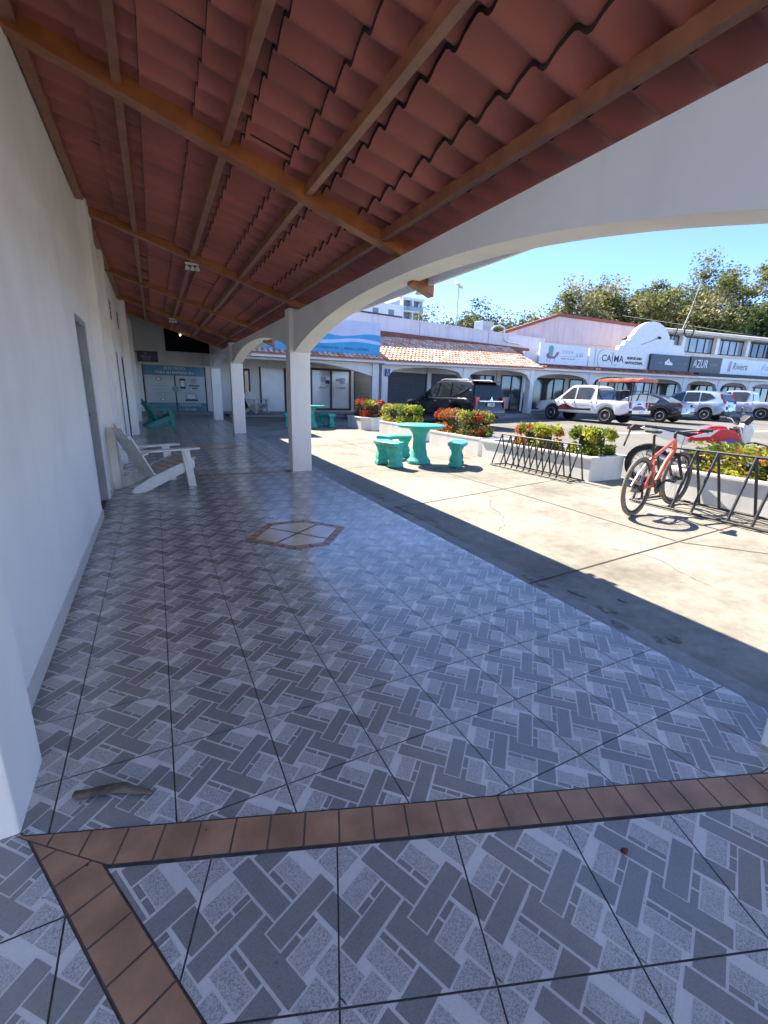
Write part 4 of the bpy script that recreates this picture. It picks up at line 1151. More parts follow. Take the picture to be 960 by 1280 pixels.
def hedge(name, label, x0, x1, y0, y1, z0, z1, mix, n, leaf=.055, rough=.04, seed=1, flowers=0, cat='hedge'):
    rnd = random.Random(seed)
    c = V(((x0+x1)/2, (y0+y1)/2, 0)); O_ = (c.x, c.y, z0)
    t = thing(name, label, cat, O_, group='clipped shrubs in the planters')
    k = MB(O_); hx, hy, hz = (x1-x0)/2, (y1-y0)/2, (z1-z0)/2
    def sp(u, v, r=1., e=.38):   # superellipsoid
        f = lambda w, e_: math.copysign(abs(w)**e_, w)
        return V((c.x+hx*r*f(math.cos(v), e)*f(math.cos(u), e), c.y+hy*r*f(math.cos(v), e)*f(math.sin(u), e), z0+hz+hz*r*f(math.sin(v), e)))
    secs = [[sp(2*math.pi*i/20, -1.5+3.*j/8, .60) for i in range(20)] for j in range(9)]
    k.loft(secs, 'leaf_core', closed=True); k.build('inner_core', t, recalc=False)  # smooth dark core inside the leaves
    lv = MB(O_)
    tot = sum(w for _, w in mix)
    # colour clumps: each clump seed has its own leaf colour
    seeds = []
    for _ in range(26):
        r = rnd.random()*tot
        for m, w_ in mix:
            r -= w_
            if r <= 0: break
        seeds.append((sp(rnd.uniform(0, 6.283), rnd.uniform(-1.2, 1.5)), m))
    for _ in range(n):
        u, v = rnd.uniform(0, 6.283), math.asin(rnd.uniform(-.92, 1))
        p = sp(u, v, 1+rnd.uniform(-.30, .05)+(rough*rnd.random()*2 if v > .9 else 0))
        if rnd.random() < .22:
            r = rnd.random()*tot
            for m, w_ in mix:
                r -= w_
                if r <= 0: break
        else: m = min(seeds, key=lambda q: (q[0]-p).length)[1]
        d = (p-V((c.x, c.y, z0+hz*.6))).normalized()+V((rnd.uniform(-.9, .9), rnd.uniform(-.9, .9), rnd.uniform(-.3, 1.0)))
        d.normalize(); s = d.cross(V((rnd.uniform(-1, 1), rnd.uniform(-1, 1), rnd.uniform(-1, 1)))).normalized(); L = leaf*rnd.uniform(.6, 1.35)
        nrm = d.cross(s)
        lv.poly([p, p+d*L*.5+s*L*.30, p+d*L+nrm*L*.12, p+d*L*.5-s*L*.30], m)
    lv.build('leaves', t, recalc=False)
    if flowers:
        fl = MB(O_)
        for _ in range(flowers):
            p = sp(rnd.uniform(0, 6.283), rnd.uniform(-.5, 1.4), 1.03)
            for _ in range(12):
                q = p+V((rnd.gauss(0, .03), rnd.gauss(0, .03), rnd.gauss(0, .02))); a = V((rnd.gauss(0, 1), rnd.gauss(0, 1), rnd.gauss(0, 1))).normalized(); b_ = a.cross(V((0, .3, 1))).normalized()
                fl.poly([q-a*.022, q+b_*.016, q+a*.022, q-b_*.016], 'flower')
        fl.build('flower_heads', t, recalc=False)
    return t
hedge('hedge', 'clipped hedge of red and orange leaves, greener at one end, before the black car', 6.46, 7.02, 8.12, 9.95, .36, .93, [('leaf_g', 3), ('leaf_r', 2.2), ('leaf_o', 2.6), ('leaf_y', 1.4)], 6300, seed=3)
hedge('hedge', 'clipped yellow-green hedge behind the turquoise table', 6.42, 6.98, 11.2, 12.95, .44, .95, [('leaf_y', 6), ('leaf_g', 2.6)], 5100, seed=4, leaf=.065)
hedge('hedge', 'deep red hedge with yellow patches at the edge of the gallery shade', 6.36, 7.15, 13.95, 15.1, .47, 1.04, [('leaf_r', 4), ('leaf_o', 1.5), ('leaf_y', 1.6), ('leaf_g', 2)], 3900, seed=5)
hedge('shrub', 'loose yellow-green shrub with orange tips, left of the two behind the small bike rack', 6.44, 6.98, 6.08, 6.88, .36, .76, [('leaf_y', 5), ('leaf_o', 1.6), ('leaf_g', 1.6)], 3600, seed=6, rough=.07, cat='shrub', leaf=.062)
hedge('shrub', 'rounded bright green shrub, right of the two behind the small bike rack', 6.44, 7.0, 4.98, 5.54, .36, .80, [('leaf_g', 4), ('leaf_y', 4)], 3300, seed=7, rough=.06, cat='shrub', leaf=.062)
hedge('shrub', 'low ixora hedge with coral flower heads beside the motorcycle', 6.50, 7.08, .4, 3.50, .36, .74, [('leaf_y', 4), ('leaf_o', 1.5), ('leaf_g', 3)], 9750, seed=8, rough=.16, flowers=46, cat='shrub', leaf=.055)

# ------------------------------------------------------------------ turquoise concrete tables and benches
def stone_table(x, y, label, r=.47, h=.75):
    z = gz(x, y)
    t = thing('round_table', label, 'table', (x, y, z), group='turquoise concrete tables')
    b = MB(); b.lathe([(.01, h-.06), (r-.05, h-.06), (r, h-.035), (r, h-.008), (r-.015, h), (.01, h)], (0, 0, 0), 'teal', 40); b.build('tabletop', t, smooth=40)
    b = MB(); b.lathe([(.235, 0), (.235, .05), (.20, .09), (.17, .13), (.135, .30), (.125, .48), (.15, .58), (.21, .66), (.30, .69), (.30, .692)], (0, 0, 0), 'teal', 10, ang=.2); b.build('pedestal', t, smooth=35)
    return t
def stone_bench(cx_, cy_, a0, a1, label, ri=.72, ro=1.02, h=.46, group='turquoise curved benches'):
    """curved bench around a table centred at cx, cy; angles in degrees"""
    am = R((a0+a1)/2); rm = (ri+ro)/2; O_ = (cx_+rm*math.cos(am), cy_+rm*math.sin(am), gz(cx_, cy_))
    t = thing('curved_bench', label, 'bench', O_, group=group)
    z = O_[2]; b = MB(O_); secs = []
    for i in range(15):
        a = R(a0+(a1-a0)*i/14); c_, s_ = math.cos(a), math.sin(a); e_ = .02 if i in (0, 14) else 0
        secs.append([V((cx_+q*c_, cy_+q*s_, z+w_)) for q, w_ in ((ri+.02+e_, h-.07), (ri+e_, h-.05), (ri+e_, h-.015), (ri+.02+e_, h), (ro-.02-e_, h), (ro-e_, h-.015), (ro-e_, h-.05), (ro-.02-e_, h-.07))])
    b.loft(secs, 'teal', closed=True); b.build('seat', t, smooth=35)
    for a in (a0+(a1-a0)*.17, a0+(a1-a0)*.83):
        px_, py_ = cx_+rm*math.cos(R(a)), cy_+rm*math.sin(R(a)); b = MB(O_)
        prof = [(.155, 0), (.155, .05), (.125, .09), (.14, .14), (.125, .19), (.10, .24), (.10, .28), (.125, .33), (.15, .36), (.15, h-.068)]
        b.lathe(prof, (px_, py_, z), 'teal', 4, ang=R(a)+math.pi/4); b.build('pedestal', t, smooth=25, bevel=.006)
    return t
TX, TY = 4.56, 7.45
stone_table(TX, TY, 'turquoise round concrete table standing in the sun')
stone_bench(TX, TY, 162, 214, 'curved turquoise bench to the left of the sunlit table', .62, .93)
stone_bench(TX, TY, 72, 122, 'curved turquoise bench behind the sunlit table, half hidden by its leg', .72, 1.02)
stone_bench(TX, TY, -66, -14, 'curved turquoise bench to the right of the sunlit table, seen end on', .62, .93)
T2X, T2Y = 4.75, 15.0
stone_table(T2X, T2Y, 'turquoise round concrete table in the shade, half hidden by the nearest far pillar')
stone_bench(T2X, T2Y, -2, 52, 'turquoise bench in the shade right of the far table', .62, .93)
stone_bench(T2X, T2Y, 128, 180, 'turquoise bench in the shade left of the far table, behind the pillar', .62, .93)

# ------------------------------------------------------------------ slatted lounge chairs
def lounge_chair(name, label, loc, rz, frame, slat, s=1.):
    """adirondack: local +y is the direction the sitter faces"""
    t = thing(name, label, 'chair', loc, rz)
    W = .31*s
    def P_(x, y, z): return (x*s, y*s, z*s)
    for sx in (-1, 1):
        b = MB(); x = sx*.29
        side = [(-.52, .0), (-.56, .03), (-.50, .09), (-.28, .20), (.28, .40), (.34, .38), (.34, .27), (.25, .24), (-.38, .0)]
        b.prism([P_(x-.013, y, z) for y, z in side], (.026*s, 0, 0), frame); b.build('side_rail', t, bevel=.003)
        b = MB(); b.prism([P_(x+sx*.027-.013, y, z) for y, z in ((.22, 0), (.33, 0), (.27, .535), (.15, .535))], (.026*s, 0, 0), frame); b.build('leg', t, bevel=.003)
        b = MB(); b.prism([P_(x+sx*a, y, .54) for a, y in ((-.06, .40), (.09, .40), (.10, .30), (.07, -.30), (.0, -.36), (-.05, -.33))], (0, 0, .024*s), frame); b.build('armrest', t, bevel=.004)
        b = MB(); b.prism([P_(x+sx*.042-.012, y, z) for y, z in ((.25, .535), (.16, .535), (.22, .38))], (.024*s, 0, 0), frame); b.build('arm_bracket', t)
    b = MB()
    for i in range(6):
        y = .33-.095*i; z = .405-.035*(i)-.0
        b.bar(P_(-.30, y, z), P_(.30, y, z), .085*s, .02*s, slat, side=(0, 1, -.0+.36))
    b.build('seat', t, bevel=.003)
    for i in range(5):
        x = -.22+.11*i; tp = .93-.055*abs(i-2)**1.3
        k = (tp-.16)/.77
        b = MB(); b.bar(P_(x, -.20, .17), P_(x*1.12, -.20-.36*k, .17+.74*k), .022*s, .098*s, frame, side=(0, .9, .43)); b.build('back_slat', t, bevel=.004)
    b = MB(); b.bar(P_(-.36, -.345, .525), P_(.36, -.345, .525), .07*s, .022*s, frame, side=(0, 1, .1)); b.bar(P_(-.28, -.22, .20), P_(.28, -.22, .20), .03*s, .08*s, frame, side=(0, 1, .3)); b.bar(P_(-.28, -.50, .74), P_(.28, -.50, .74), .02*s, .06*s, frame, side=(0, 1, .4)); b.build('cross_rail', t, bevel=.003)
    return t
lounge_chair('lounge_chair', 'white slatted wooden lounge chair near the grey door, back to the wall', (.0, 6.70, .004), R(-67), 'white_wood', 'seat_wood', .94)
lounge_chair('lounge_chair', 'teal green slatted lounge chair in the shadow at the far end of the walkway', (.12, 15.9, gz(0, 15.9)), R(-72), 'teal_dark', 'teal_dark', .92)
lounge_chair('lounge_chair', 'white slatted rocking-style chair in the far gallery behind the second pillar', (4.05, 20.6, gz(4, 20.6)+.12), R(-150), 'white_wood', 'white_wood', 1.05)

# ------------------------------------------------------------------ bike racks
def rack(label, y0, y1, xf, xb, h, n, r, xt, group='black steel bike racks', pair=.13, shear=.0):
    O_ = (xf, (y0+y1)/2, 0)
    t = thing('bike_rack', label, 'bike rack', O_, group=group)
    def tb(name, *segs):
        b = MB(O_)
        for s in segs: b.tube(s, r, 'rack', 8)
        return b.build(name, t, smooth=50)
    tb('base_rail', [(xf, y0-.04, r), (xf, y1+.04, r)]); tb('base_rail', [(xb, y0-.04, r), (xb, y1+.04, r)])
    tb('top_rail', [(xt, y0, h), (xt, y1, h)])
    for y in (y0, y1): tb('end_bar', [(xf, y, r), (xb, y, r)])
    for i in range(n):
        y = y0+(y1-y0)*(i+.0)/(n-1)
        for dy in ((-pair/2, pair/2) if 0 < i < n-1 else (0,)):
            tb('upright', [(xf, y+dy+shear, r), (xt, y+dy, h)]); tb('upright', [(xb, y+dy-shear*.3, r), (xt, y+dy, h)])
    return t
rack('long low black bike rack, empty, in front of the white planter with two shrubs', 4.92, 6.78, 5.84, 6.20, .60, 7, .013, 6.05, pair=.14)
rack('tall black bike rack with a bicycle in its first slot', .5, 3.66, 5.66, 6.28, .74, 6, .017, 5.98, pair=.24)

# ------------------------------------------------------------------ bicycle
def bike(label, loc, rz, lean=0.):
    t = thing('bicycle', label, 'bicycle', loc, rz)
    RW = .345
    yr, yf = -.0, 1.10
    def wheel(y, steer=0.):
        q = MB(); N = 40
        q.tube([(0, RW*math.cos(2*math.pi*i/N)*.955, RW*math.sin(2*math.pi*i/N)*.955) for i in range(N)], .025, 'dusty_rubber', 8, closed=True)
        tyre = q
        rr = MB(); rr.tube([(0, RW*.86*math.cos(2*math.pi*i/N), RW*.86*math.sin(2*math.pi*i/N)) for i in range(N)], .012, 'metal_dark', 6, closed=True)
        sp_ = MB()
        for i in range(28):
            a = 2*math.pi*i/28; a2 = a+(.5 if i % 2 else -.5)
            sp_.tube([(.02*(1 if i % 4 < 2 else -1), .025*math.cos(a2), .025*math.sin(a2)), (0, RW*.86*math.cos(a), RW*.86*math.sin(a))], .0016, 'metal', 4)
        hb = MB(); hb.lathe([(.012, -.06), (.026, -.03), (.026, .03), (.012, .06)], (0, 0, 0), 'metal_dark', 10, 'x'); hb.lathe([(.075, -.034), (.075, -.030)], (0, 0, 0), 'metal', 18, 'x')
        w_ = tyre.build('wheel', t, smooth=60); w_.location = (0, y, RW); w_.rotation_euler = (0, 0, steer)
        for b_, nm in ((rr, 'rim'), (sp_, 'spokes'), (hb, 'hub')): b_.build(nm, w_, smooth=50)
        return w_
    wheel(yr); wheel(yf, R(-6))
    BB, ST, HT, HB_ = (0, .43, .31), (0, .24, .78), (0, .80, .86), (0, .845, .73)
    f = MB()
    f.tube([BB, (0, .27, .70)], .019, 'bike_orange', 8); f.tube([(0, .275, .67), (0, .60, .78), HT], [.019, .02, .023], 'bike_orange', 8); f.tube([BB, (0, .66, .58), HB_], [.024, .028, .026], 'bike_orange', 8); f.tube([HT, HB_], .026, 'bike_orange', 10)
    for s in (-1, 1):
        f.tube([(s*.03, .42, .31), (s*.065, .18, .34), (s*.07, yr, RW)], .012, 'bike_orange', 6); f.tube([(s*.02, .28, .66), (s*.06, .14, .50), (s*.07, yr, RW)], .010, 'bike_orange', 6)
    f.build('frame', t, smooth=50)
    q = MB(); q.tube([(0, .27, .69), (0, .20, .93)], .015, 'black', 8); q.build('seat_post', t, smooth=50)
    q = MB(); q.prism([(-.02, .36, .95), (.02, .36, .95), (.035, .24, .955), (.075, .12, .965), (.06, .08, .965), (-.06, .08, .965), (-.075, .12, .965), (-.035, .24, .955)], (0, 0, .03), 'vinyl'); q.build('saddle', t, bevel=.012)
    q = MB()
    for s in (-1, 1): q.tube([(s*.055, .87, .66), (s*.06, .935, .55), (s*.062, yf, RW)], [.021, .020, .016], 'black', 8)
    q.bar((-.07, .87, .67), (.07, .87, .67), .05, .05, 'black'); q.tube([(0, .845, .73), (0, .865, .66)], .018, 'black', 8); q.build('fork', t, smooth=45)
    q = MB(); q.tube([(0, .80, .86), (0, .785, .93), (0, .84, .955)], .018, 'black', 8); q.tube([(-.37, .80, 1.0), (-.2, .82, .985), (-.06, .84, .957), (.06, .84, .957), (.2, .82, .985), (.37, .80, 1.0)], .0125, 'black', 8); q.build('handlebar', t, smooth=50)
    for s in (-1, 1):
        q = MB(); q.tube([(s*.25, .81, .995), (s*.375, .80, 1.002)], .018, 'rubber', 8); q.build('grip', t, smooth=50)
        q = MB(); q.tube([(s*.20, .83, .985), (s*.22, .87, .975), (s*.32, .88, .97)], .006, 'metal_dark', 6); q.build('brake_lever', t, smooth=50)
    q = MB()
    for k, (a0, sgn_) in enumerate(((R(25), 1), (R(205), -1))):
        q.tube([(sgn_*.06, .43, .31), (sgn_*.075, .43+.17*math.cos(a0), .31+.17*math.sin(a0))], .011, 'metal_dark', 6)
        q.box((sgn_*.08-.0, .43+.17*math.cos(a0)-.045, .31+.17*math.sin(a0)-.012), (sgn_*.08+sgn_*.09, .43+.17*math.cos(a0)+.045, .31+.17*math.sin(a0)+.012), 'plastic')
    q.lathe([(.09, .048), (.09, .053)], (0, .43, .31), 'metal_dark', 24, 'x'); q.tube([(-.06, .43, .31), (.06, .43, .31)], .02, 'metal_dark', 8); q.build('crankset', t, smooth=40)
    q = MB(); q.tube([(.05, .43, .40), (.05, .2, .385), (.05, yr, RW+.045)], .006, 'metal_dark', 5); q.tube([(.05, .43, .22), (.055, .12, .225), (.055, .02, .24), (.05, .03, .30)], .006, 'metal_dark', 5); q.lathe([(.055, .03), (.055, .05)], (0, yr, RW), 'metal_dark', 14, 'x'); q.build('chain', t, smooth=50)
    q = MB(); q.tube([(.055, yr, RW-.02), (.075, -.02, .28), (.06, .02, .22)], .014, 'plastic', 6); q.build('derailleur', t, smooth=50)
    q = MB(); q.tube([(.02, .80, .97), (.06, .93, .90), (.05, .90, .75), (.06, .93, .55)], .004, 'black', 5); q.tube([(-.05, .82, .97), (-.06, .95, .92), (-.02, .82, .80)], .004, 'black', 5); q.build('cables', t, smooth=50)
    return t
hd = V((.985, .17, 0)); bk = bike('salmon orange mountain bike standing in the first slot of the tall rack', (4.95, 3.17, 0), math.atan2(-hd.x, hd.y))

# ------------------------------------------------------------------ motorcycle
def motorcycle(label, loc, rz):
    t = thing('motorcycle', label, 'motorcycle', loc, rz)
    RW = .32
    for y, wd in ((-.66, .055), (.70, .045)):
        q = MB(); N = 36
        q.tube([(0, RW*.86*math.cos(2*math.pi*i/N), RW*.86*math.sin(2*math.pi*i/N)) for i in range(N)], wd, 'rubber', 8, closed=True); w_ = q.build('wheel', t, smooth=60); w_.location = (0, y, RW)
        q = MB(); q.tube([(0, RW*.70*math.cos(2*math.pi*i/N), RW*.70*math.sin(2*math.pi*i/N)) for i in range(N)], .018, 'metal', 6, closed=True)
        q.build('rim', w_, smooth=60)
        q = MB()
        for i in range(18): q.tube([(0, .04*math.cos(i*.349), .04*math.sin(i*.349)), (0, RW*.7*math.cos(i*.349), RW*.7*math.sin(i*.349))], .004, 'metal', 4)
        q.lathe([(.05, -.06), (.05, .06)], (0, 0, 0), 'metal_dark', 12, 'x'); q.lathe([(.12, .055), (.12, .06)], (0, 0, 0), 'metal', 20, 'x'); q.build('hub', w_, smooth=40)
    q = MB(); q.box((-.13, -.15, .30), (.13, .28, .56), 'metal_dark'); q.tube([(0, .16, .5), (0, .30, .62)], .10, 'metal_dark', 12)
    for k in range(5): q.lathe([(.125, 0), (.125, .012)], (0, .19+.02*k, .52+.025*k), 'metal_dark', 14, 'z')
    q.build('engine', t, bevel=.02)
    q = MB(); q.tube([(0, .40, .95), (0, .30, .60), (0, .18, .32), (0, -.2, .30)], .03, 'black', 8); q.tube([(0, .38, .88), (0, -.10, .74), (0, -.62, .80)], .028, 'black', 8)
    for s in (-1, 1): q.bar((s*.09, -.05, .36), (s*.09, -.66, RW), .03, .06, 'metal_dark')
    q.build('frame', t, smooth=40)
    q = MB(); q.tube([(.12, .30, .45), (.13, .1, .26), (.14, -.25, .36), (.15, -.70, .52)], [.025, .03, .05, .055], 'metal', 10); q.build('exhaust', t, smooth=50)
    q = MB()
    for s in (-1, 1): q.tube([(s*.10, .46, .98), (s*.10, .58, .66), (s*.10, .70, RW)], [.028, .032, .025], 'metal', 8)
    q.bar((-.12, .47, .95), (.12, .47, .95), .05, .04, 'black'); q.bar((-.12, .51, .82), (.12, .51, .82), .05, .04, 'black'); q.build('fork', t, smooth=45)
    q = MB(); q.tube([(-.40, .34, 1.10), (-.18, .42, 1.09), (-.08, .45, 1.02), (.08, .45, 1.02), (.18, .42, 1.09), (.40, .34, 1.10)], .013, 'black', 8); q.build('handlebar', t, smooth=50)
    for s in (-1, 1):
        q = MB(); q.tube([(s*.28, .38, 1.095), (s*.41, .335, 1.10)], .02, 'rubber', 8); q.build('grip', t, smooth=50)
        q = MB(); q.tube([(s*.24, .40, 1.09), (s*.30, .38, 1.22)], .006, 'black', 6); q.blob((s*.33, .37, 1.25), (.06, .012, .035), 'black', 10, 6); q.build('mirror', t, smooth=60)
    def fair(name, pts, w0, m, w1=None):
        """symmetric shell: side outline, half width w0"""
        q = MB(); w1 = w1 or w0
        q.prism([(-w0, y, z) for y, z in pts], (2*w0, 0, 0), m); return q.build(name, t, bevel=.025)
    fair('tank', [(.34, .92), (.30, .98), (.10, .97), (-.08, .86), (.0, .78), (.30, .78)], .12, 'moto_red')
    for s in (-1, 1):
        q = MB(); q.prism([(s*.15, y, z) for y, z in ((.50, .80), (.40, .93), (.20, .94), (-.16, .80), (-.20, .74), (.16, .72), (.36, .58), (.46, .60))], (s*.03, 0, 0), 'moto_red'); q.build('shroud', t, bevel=.012)
        q = MB(); q.prism([(s*.182, y, z) for y, z in ((.20, .93), (-.14, .81), (-.10, .79), (.10, .82))], (s*.006, 0, 0), 'moto_white'); q.prism([(s*.182, y, z) for y, z in ((.48, .78), (.40, .70), (.20, .74), (.34, .80))], (s*.006, 0, 0), 'moto_purple'); q.build('graphic', t)
        q = MB(); q.prism([(s*.11, y, z) for y, z in ((-.10, .76), (-.42, .86), (-.80, .93), (-.86, .90), (-.50, .74), (-.20, .66))], (s*.03, 0, 0), 'moto_white'); q.build('side_panel', t, bevel=.012)
    q = MB(); q.loft([[(-w_, y, z-.05), (-w_*.8, y, z), (w_*.8, y, z), (w_, y, z-.05)] for y, z, w_ in ((.08, .90, .07), (-.08, .85, .10), (-.30, .85, .13), (-.55, .90, .13), (-.76, .93, .09))], 'vinyl'); q.build('seat', t, smooth=60)
    q = MB(); q.prism([(-.07, y, z) for y, z in ((-.72, .92), (-.95, .95), (-1.02, .86), (-.96, .84), (-.74, .86))], (.14, 0, 0), 'plastic'); q.build('tail', t, bevel=.015)
    q = MB(); q.box((-.05, -1.04, .86), (.05, -1.0, .91), 'lamp_red'); q.build('taillight', t, bevel=.01)
    q = MB(); q.bar((0, -.98, .86), (0, -1.04, .58), .14, .012, 'plastic', side=(1, 0, 0)); q.build('rear_mudguard', t)
    q = MB(); q.prism([(-.13, y, z) for y, z in ((.50, 1.04), (.58, 1.10), (.66, .94), (.64, .76), (.54, .72), (.50, .86))], (.26, 0, 0), 'moto_white'); q.build('headlight_cowl', t, bevel=.03)
    q = MB(); q.lathe([(.07, .0), (.075, .02), (.03, .04)], (0, .645, .88), 'lamp_clear', 16, 'y'); q.build('headlight', t, smooth=40)
    q = MB(); q.prism([(-.15, y, z) for y, z in ((.48, 1.06), (.56, 1.16), (.62, 1.10), (.55, 1.0))], (.30, 0, 0), 'plastic'); q.build('windscreen', t, bevel=.015)
    q = MB(); q.loft([[(-.065, y, z-.02), (-.055, y, z), (.055, y, z), (.065, y, z-.02)] for y, z in ((.42, .66), (.58, .745), (.75, .755), (.92, .71), (1.14, .63))], 'plastic'); q.build('front_mudguard', t, smooth=50)
    q = MB(); q.tube([(-.10, .0, .30), (-.22, -.06, .02)], .012, 'metal_dark', 6); q.build('side_stand', t)
    return t
motorcycle('red and white trail motorcycle parked behind the flowering planter', (7.68, 4.06, gz(8.1, 3.6)-.01), math.atan2(-.66, -.75))

# ------------------------------------------------------------------ cars
def smooth_prof(pts, y):
    for (a, za), (b, zb) in zip(pts, pts[1:]):
        if (a <= y <= b): t = (y-a)/max(1e-6, b-a); return za+(zb-za)*t
    return pts[0][1] if y < pts[0][0] else pts[-1][1]
def car(name, label, cat, loc, rz, sp):
    """local +y = nose. sp: L, W, top [(y,z)...], sill, axles (yr, yf), r, cabin, paint..."""
    t = thing(name, label, cat, loc, rz)
    L, W, r = sp['L'], sp['W'], sp['r']; yr, yf = sp['axles']; hw0 = W/2; paint = sp['paint']; sill = sp['sill']
    y0, y1 = -L/2, L/2
    def hw(y):
        e = max(0, abs(y)-(L/2-.55))/.55
        return hw0*(1-.14*e**2.2)
    ra = r+.065
    def zbot(y):
        z = sill+(.10 if y > y1-.35 else 0)*(y-(y1-.35))/.35+(.14*(y0+.45-y)/.45 if y < y0+.45 else 0)
        for yw in (yr, yf):
            dd = abs(y-yw)
            if dd < ra: z = max(z, r+math.sqrt(ra*ra-dd*dd)*.97)
        return z
    ys = set([y0, y1]); y = y0
    while y < y1: ys.add(round(y, 3)); y += .09
    for yw in (yr, yf):
        for k in range(-8, 9): ys.add(round(yw+ra*math.sin(k/8*math.pi/2), 3))
    bed = sp.get('bed')
    if bed: ys |= {bed[0], bed[0]+.012, bed[1], bed[1]-.012}
    ys = sorted(ys); secs = []
    for y in ys:
        h, zb, zt = hw(y), zbot(y), smooth_prof(sp['top'], y); zt = max(zt, zb+.04); d = zt-zb
        inb = bed and bed[0] < y < bed[1]
        half = [(h*.86, zb), (h*.975, zb+min(.05, d*.2)), (h, zb+d*.42), (h*.992, zb+d*.72), (h*.965, zt-.035), (h*.93, zt-.004)]
        half += [(h*.88, zt-.004), (h*.87, zt-.42)] if inb else [(h*.80, zt+.006), (h*.45, zt+.022)]
        half += [(0, zt-.42 if inb else zt+.028)]
        secs.append([(-x, y, z) for x, z in half]+[(x, y, z) for x, z in half[-2::-1]])
    q = MB(); q.loft(secs, paint); body = q.build('body', t, smooth=38)
    # dark underside / wheel houses
    q = MB(); q.box((-hw0*.80, y0+.25, sill-.02), (hw0*.80, y1-.3, smooth_prof(sp['top'], 0)-.25 if not bed else sp['sill']+.25), 'black_matt'); q.build('underbody', t)
    if bed:
        q = MB(); zt = smooth_prof(sp['top'], (bed[0]+bed[1])/2); q.box((-hw0*.80, bed[0]+.02, zt-.43), (hw0*.80, bed[1]-.02, zt-.40), 'plastic'); q.build('bed_liner', t)
    # cabin
    cb_ = sp['cabin']; ty0, ty1 = cb_['base']; rf = cb_['roof']   # roof: [(y,z)] from rear to front
    wb, wt, zbel = hw0*cb_.get('wb', .93), hw0*cb_.get('wt', .74), cb_['belt']
    zr = max(z for _, z in rf)
    prof = [(ty0, zbel-.03)]+rf+[(ty1, zbel-.03)]
    cys = sorted(set([p[0] for p in prof]+[ty0+(ty1-ty0)*i/28 for i in range(29)]))
    def wid(z): return wb+(wt-wb)*max(0, (z-zbel))/(zr-zbel)
    secs = []
    for y in cys:
        zt = max(smooth_prof(prof, y), zbel-.025); k = zt-(zbel-.03)
        half = [(wid(zbel), zbel-.03), (wid(zbel+k*.45), zbel-.03+k*.45), (wid(zbel+k*.88), zbel-.03+k*.88), (wid(zt)-.045*min(1, k*4), zt-.012*min(1, k*4)), (wid(zt)*.5, zt+.012*min(1, k*4)), (0, zt+.018*min(1, k*4))]
        secs.append([(-x, y, z) for x, z in half]+[(x, y, z) for x, z in half[-2::-1]])
    q = MB(); q.loft(secs, cb_.get('paint', paint)); q.build('cabin', t, smooth=38)
    gm = sp.get('glass', 'dark_glass')
    for s in (-1, 1):
        for pts in cb_['side']:
            q = MB(); q.prism([(s*(wid(z)+.004), y, z) for y, z in pts], (s*.006, 0, 0), gm); q.build('side_window', t)
    def across(name, pa, pb, ma, mb_, m, lift=.012):
        """pane between two heights of the cabin end"""
        (ya, za), (yb, zb) = pa, pb; d = V((0, yb-ya, zb-za)).normalized(); n = V((0, d.z, -d.y))
        if n.z < 0 and abs(n.z) > .05: n = -n
        q = MB(); wa, wb_ = wid(za)-ma, wid(zb)-mb_
        o = n*lift
        q.prism([V((-wa, ya, za))+o, V((wa, ya, za))+o, V((wb_, yb, zb))+o, V((-wb_, yb, zb))+o], n*.006, m); return q.build(name, t)
    across('windshield', *cb_['front'], .05, .06, gm); across('rear_window', *cb_['rear'], .07, .08, gm)
    # wheels
    for yw in (yr, yf):
        for s in (-1, 1):
            q = MB(); wd = sp.get('tw', .22)
            q.lathe([(r*.66, -wd/2), (r*.93, -wd/2), (r, -wd/2+.03), (r, wd/2-.03), (r*.93, wd/2), (r*.66, wd/2)], (0, 0, 0), 'rubber', 30, 'x')
            w_ = q.build('wheel', t, smooth=40); w_.location = (s*(hw0-wd/2-.02), yw, r)
            q = MB(); rm = sp.get('rim', 'alloy')
            q.lathe([(r*.66, .02), (r*.66, wd/2+.004), (r*.60, wd/2+.006), (r*.56, wd/2-.03), (r*.2, wd/2-.05), (.01, wd/2-.05)], (0, 0, 0), 'metal_dark', 26, 'x') if s > 0 else q.lathe([(r*.66, -.02), (r*.66, -wd/2-.004), (r*.60, -wd/2-.006), (r*.56, -wd/2+.03), (r*.2, -wd/2+.05), (.01, -wd/2+.05)], (0, 0, 0), 'metal_dark', 26, 'x')
            for k in range(sp.get('spk', 6)):
                a = 2*math.pi*k/sp.get('spk', 6); xx = s*(wd/2-.012)
                q.bar((xx, .02*math.cos(a), .02*math.sin(a)), (xx, r*.62*math.cos(a), r*.62*math.sin(a)), r*.2, .022, rm, side=(0, -math.sin(a), math.cos(a)))
            q.lathe([(r*.17, s*(wd/2-.03)), (r*.17, s*(wd/2+.002))], (0, 0, 0), rm, 14, 'x')
            q.tube([(s*(wd/2+.002), r*.635*math.cos(2*math.pi*k/26), r*.635*math.sin(2*math.pi*k/26)) for k in range(26)], .012, rm, 5, closed=True)
            q.build('rim', w_, smooth=35)
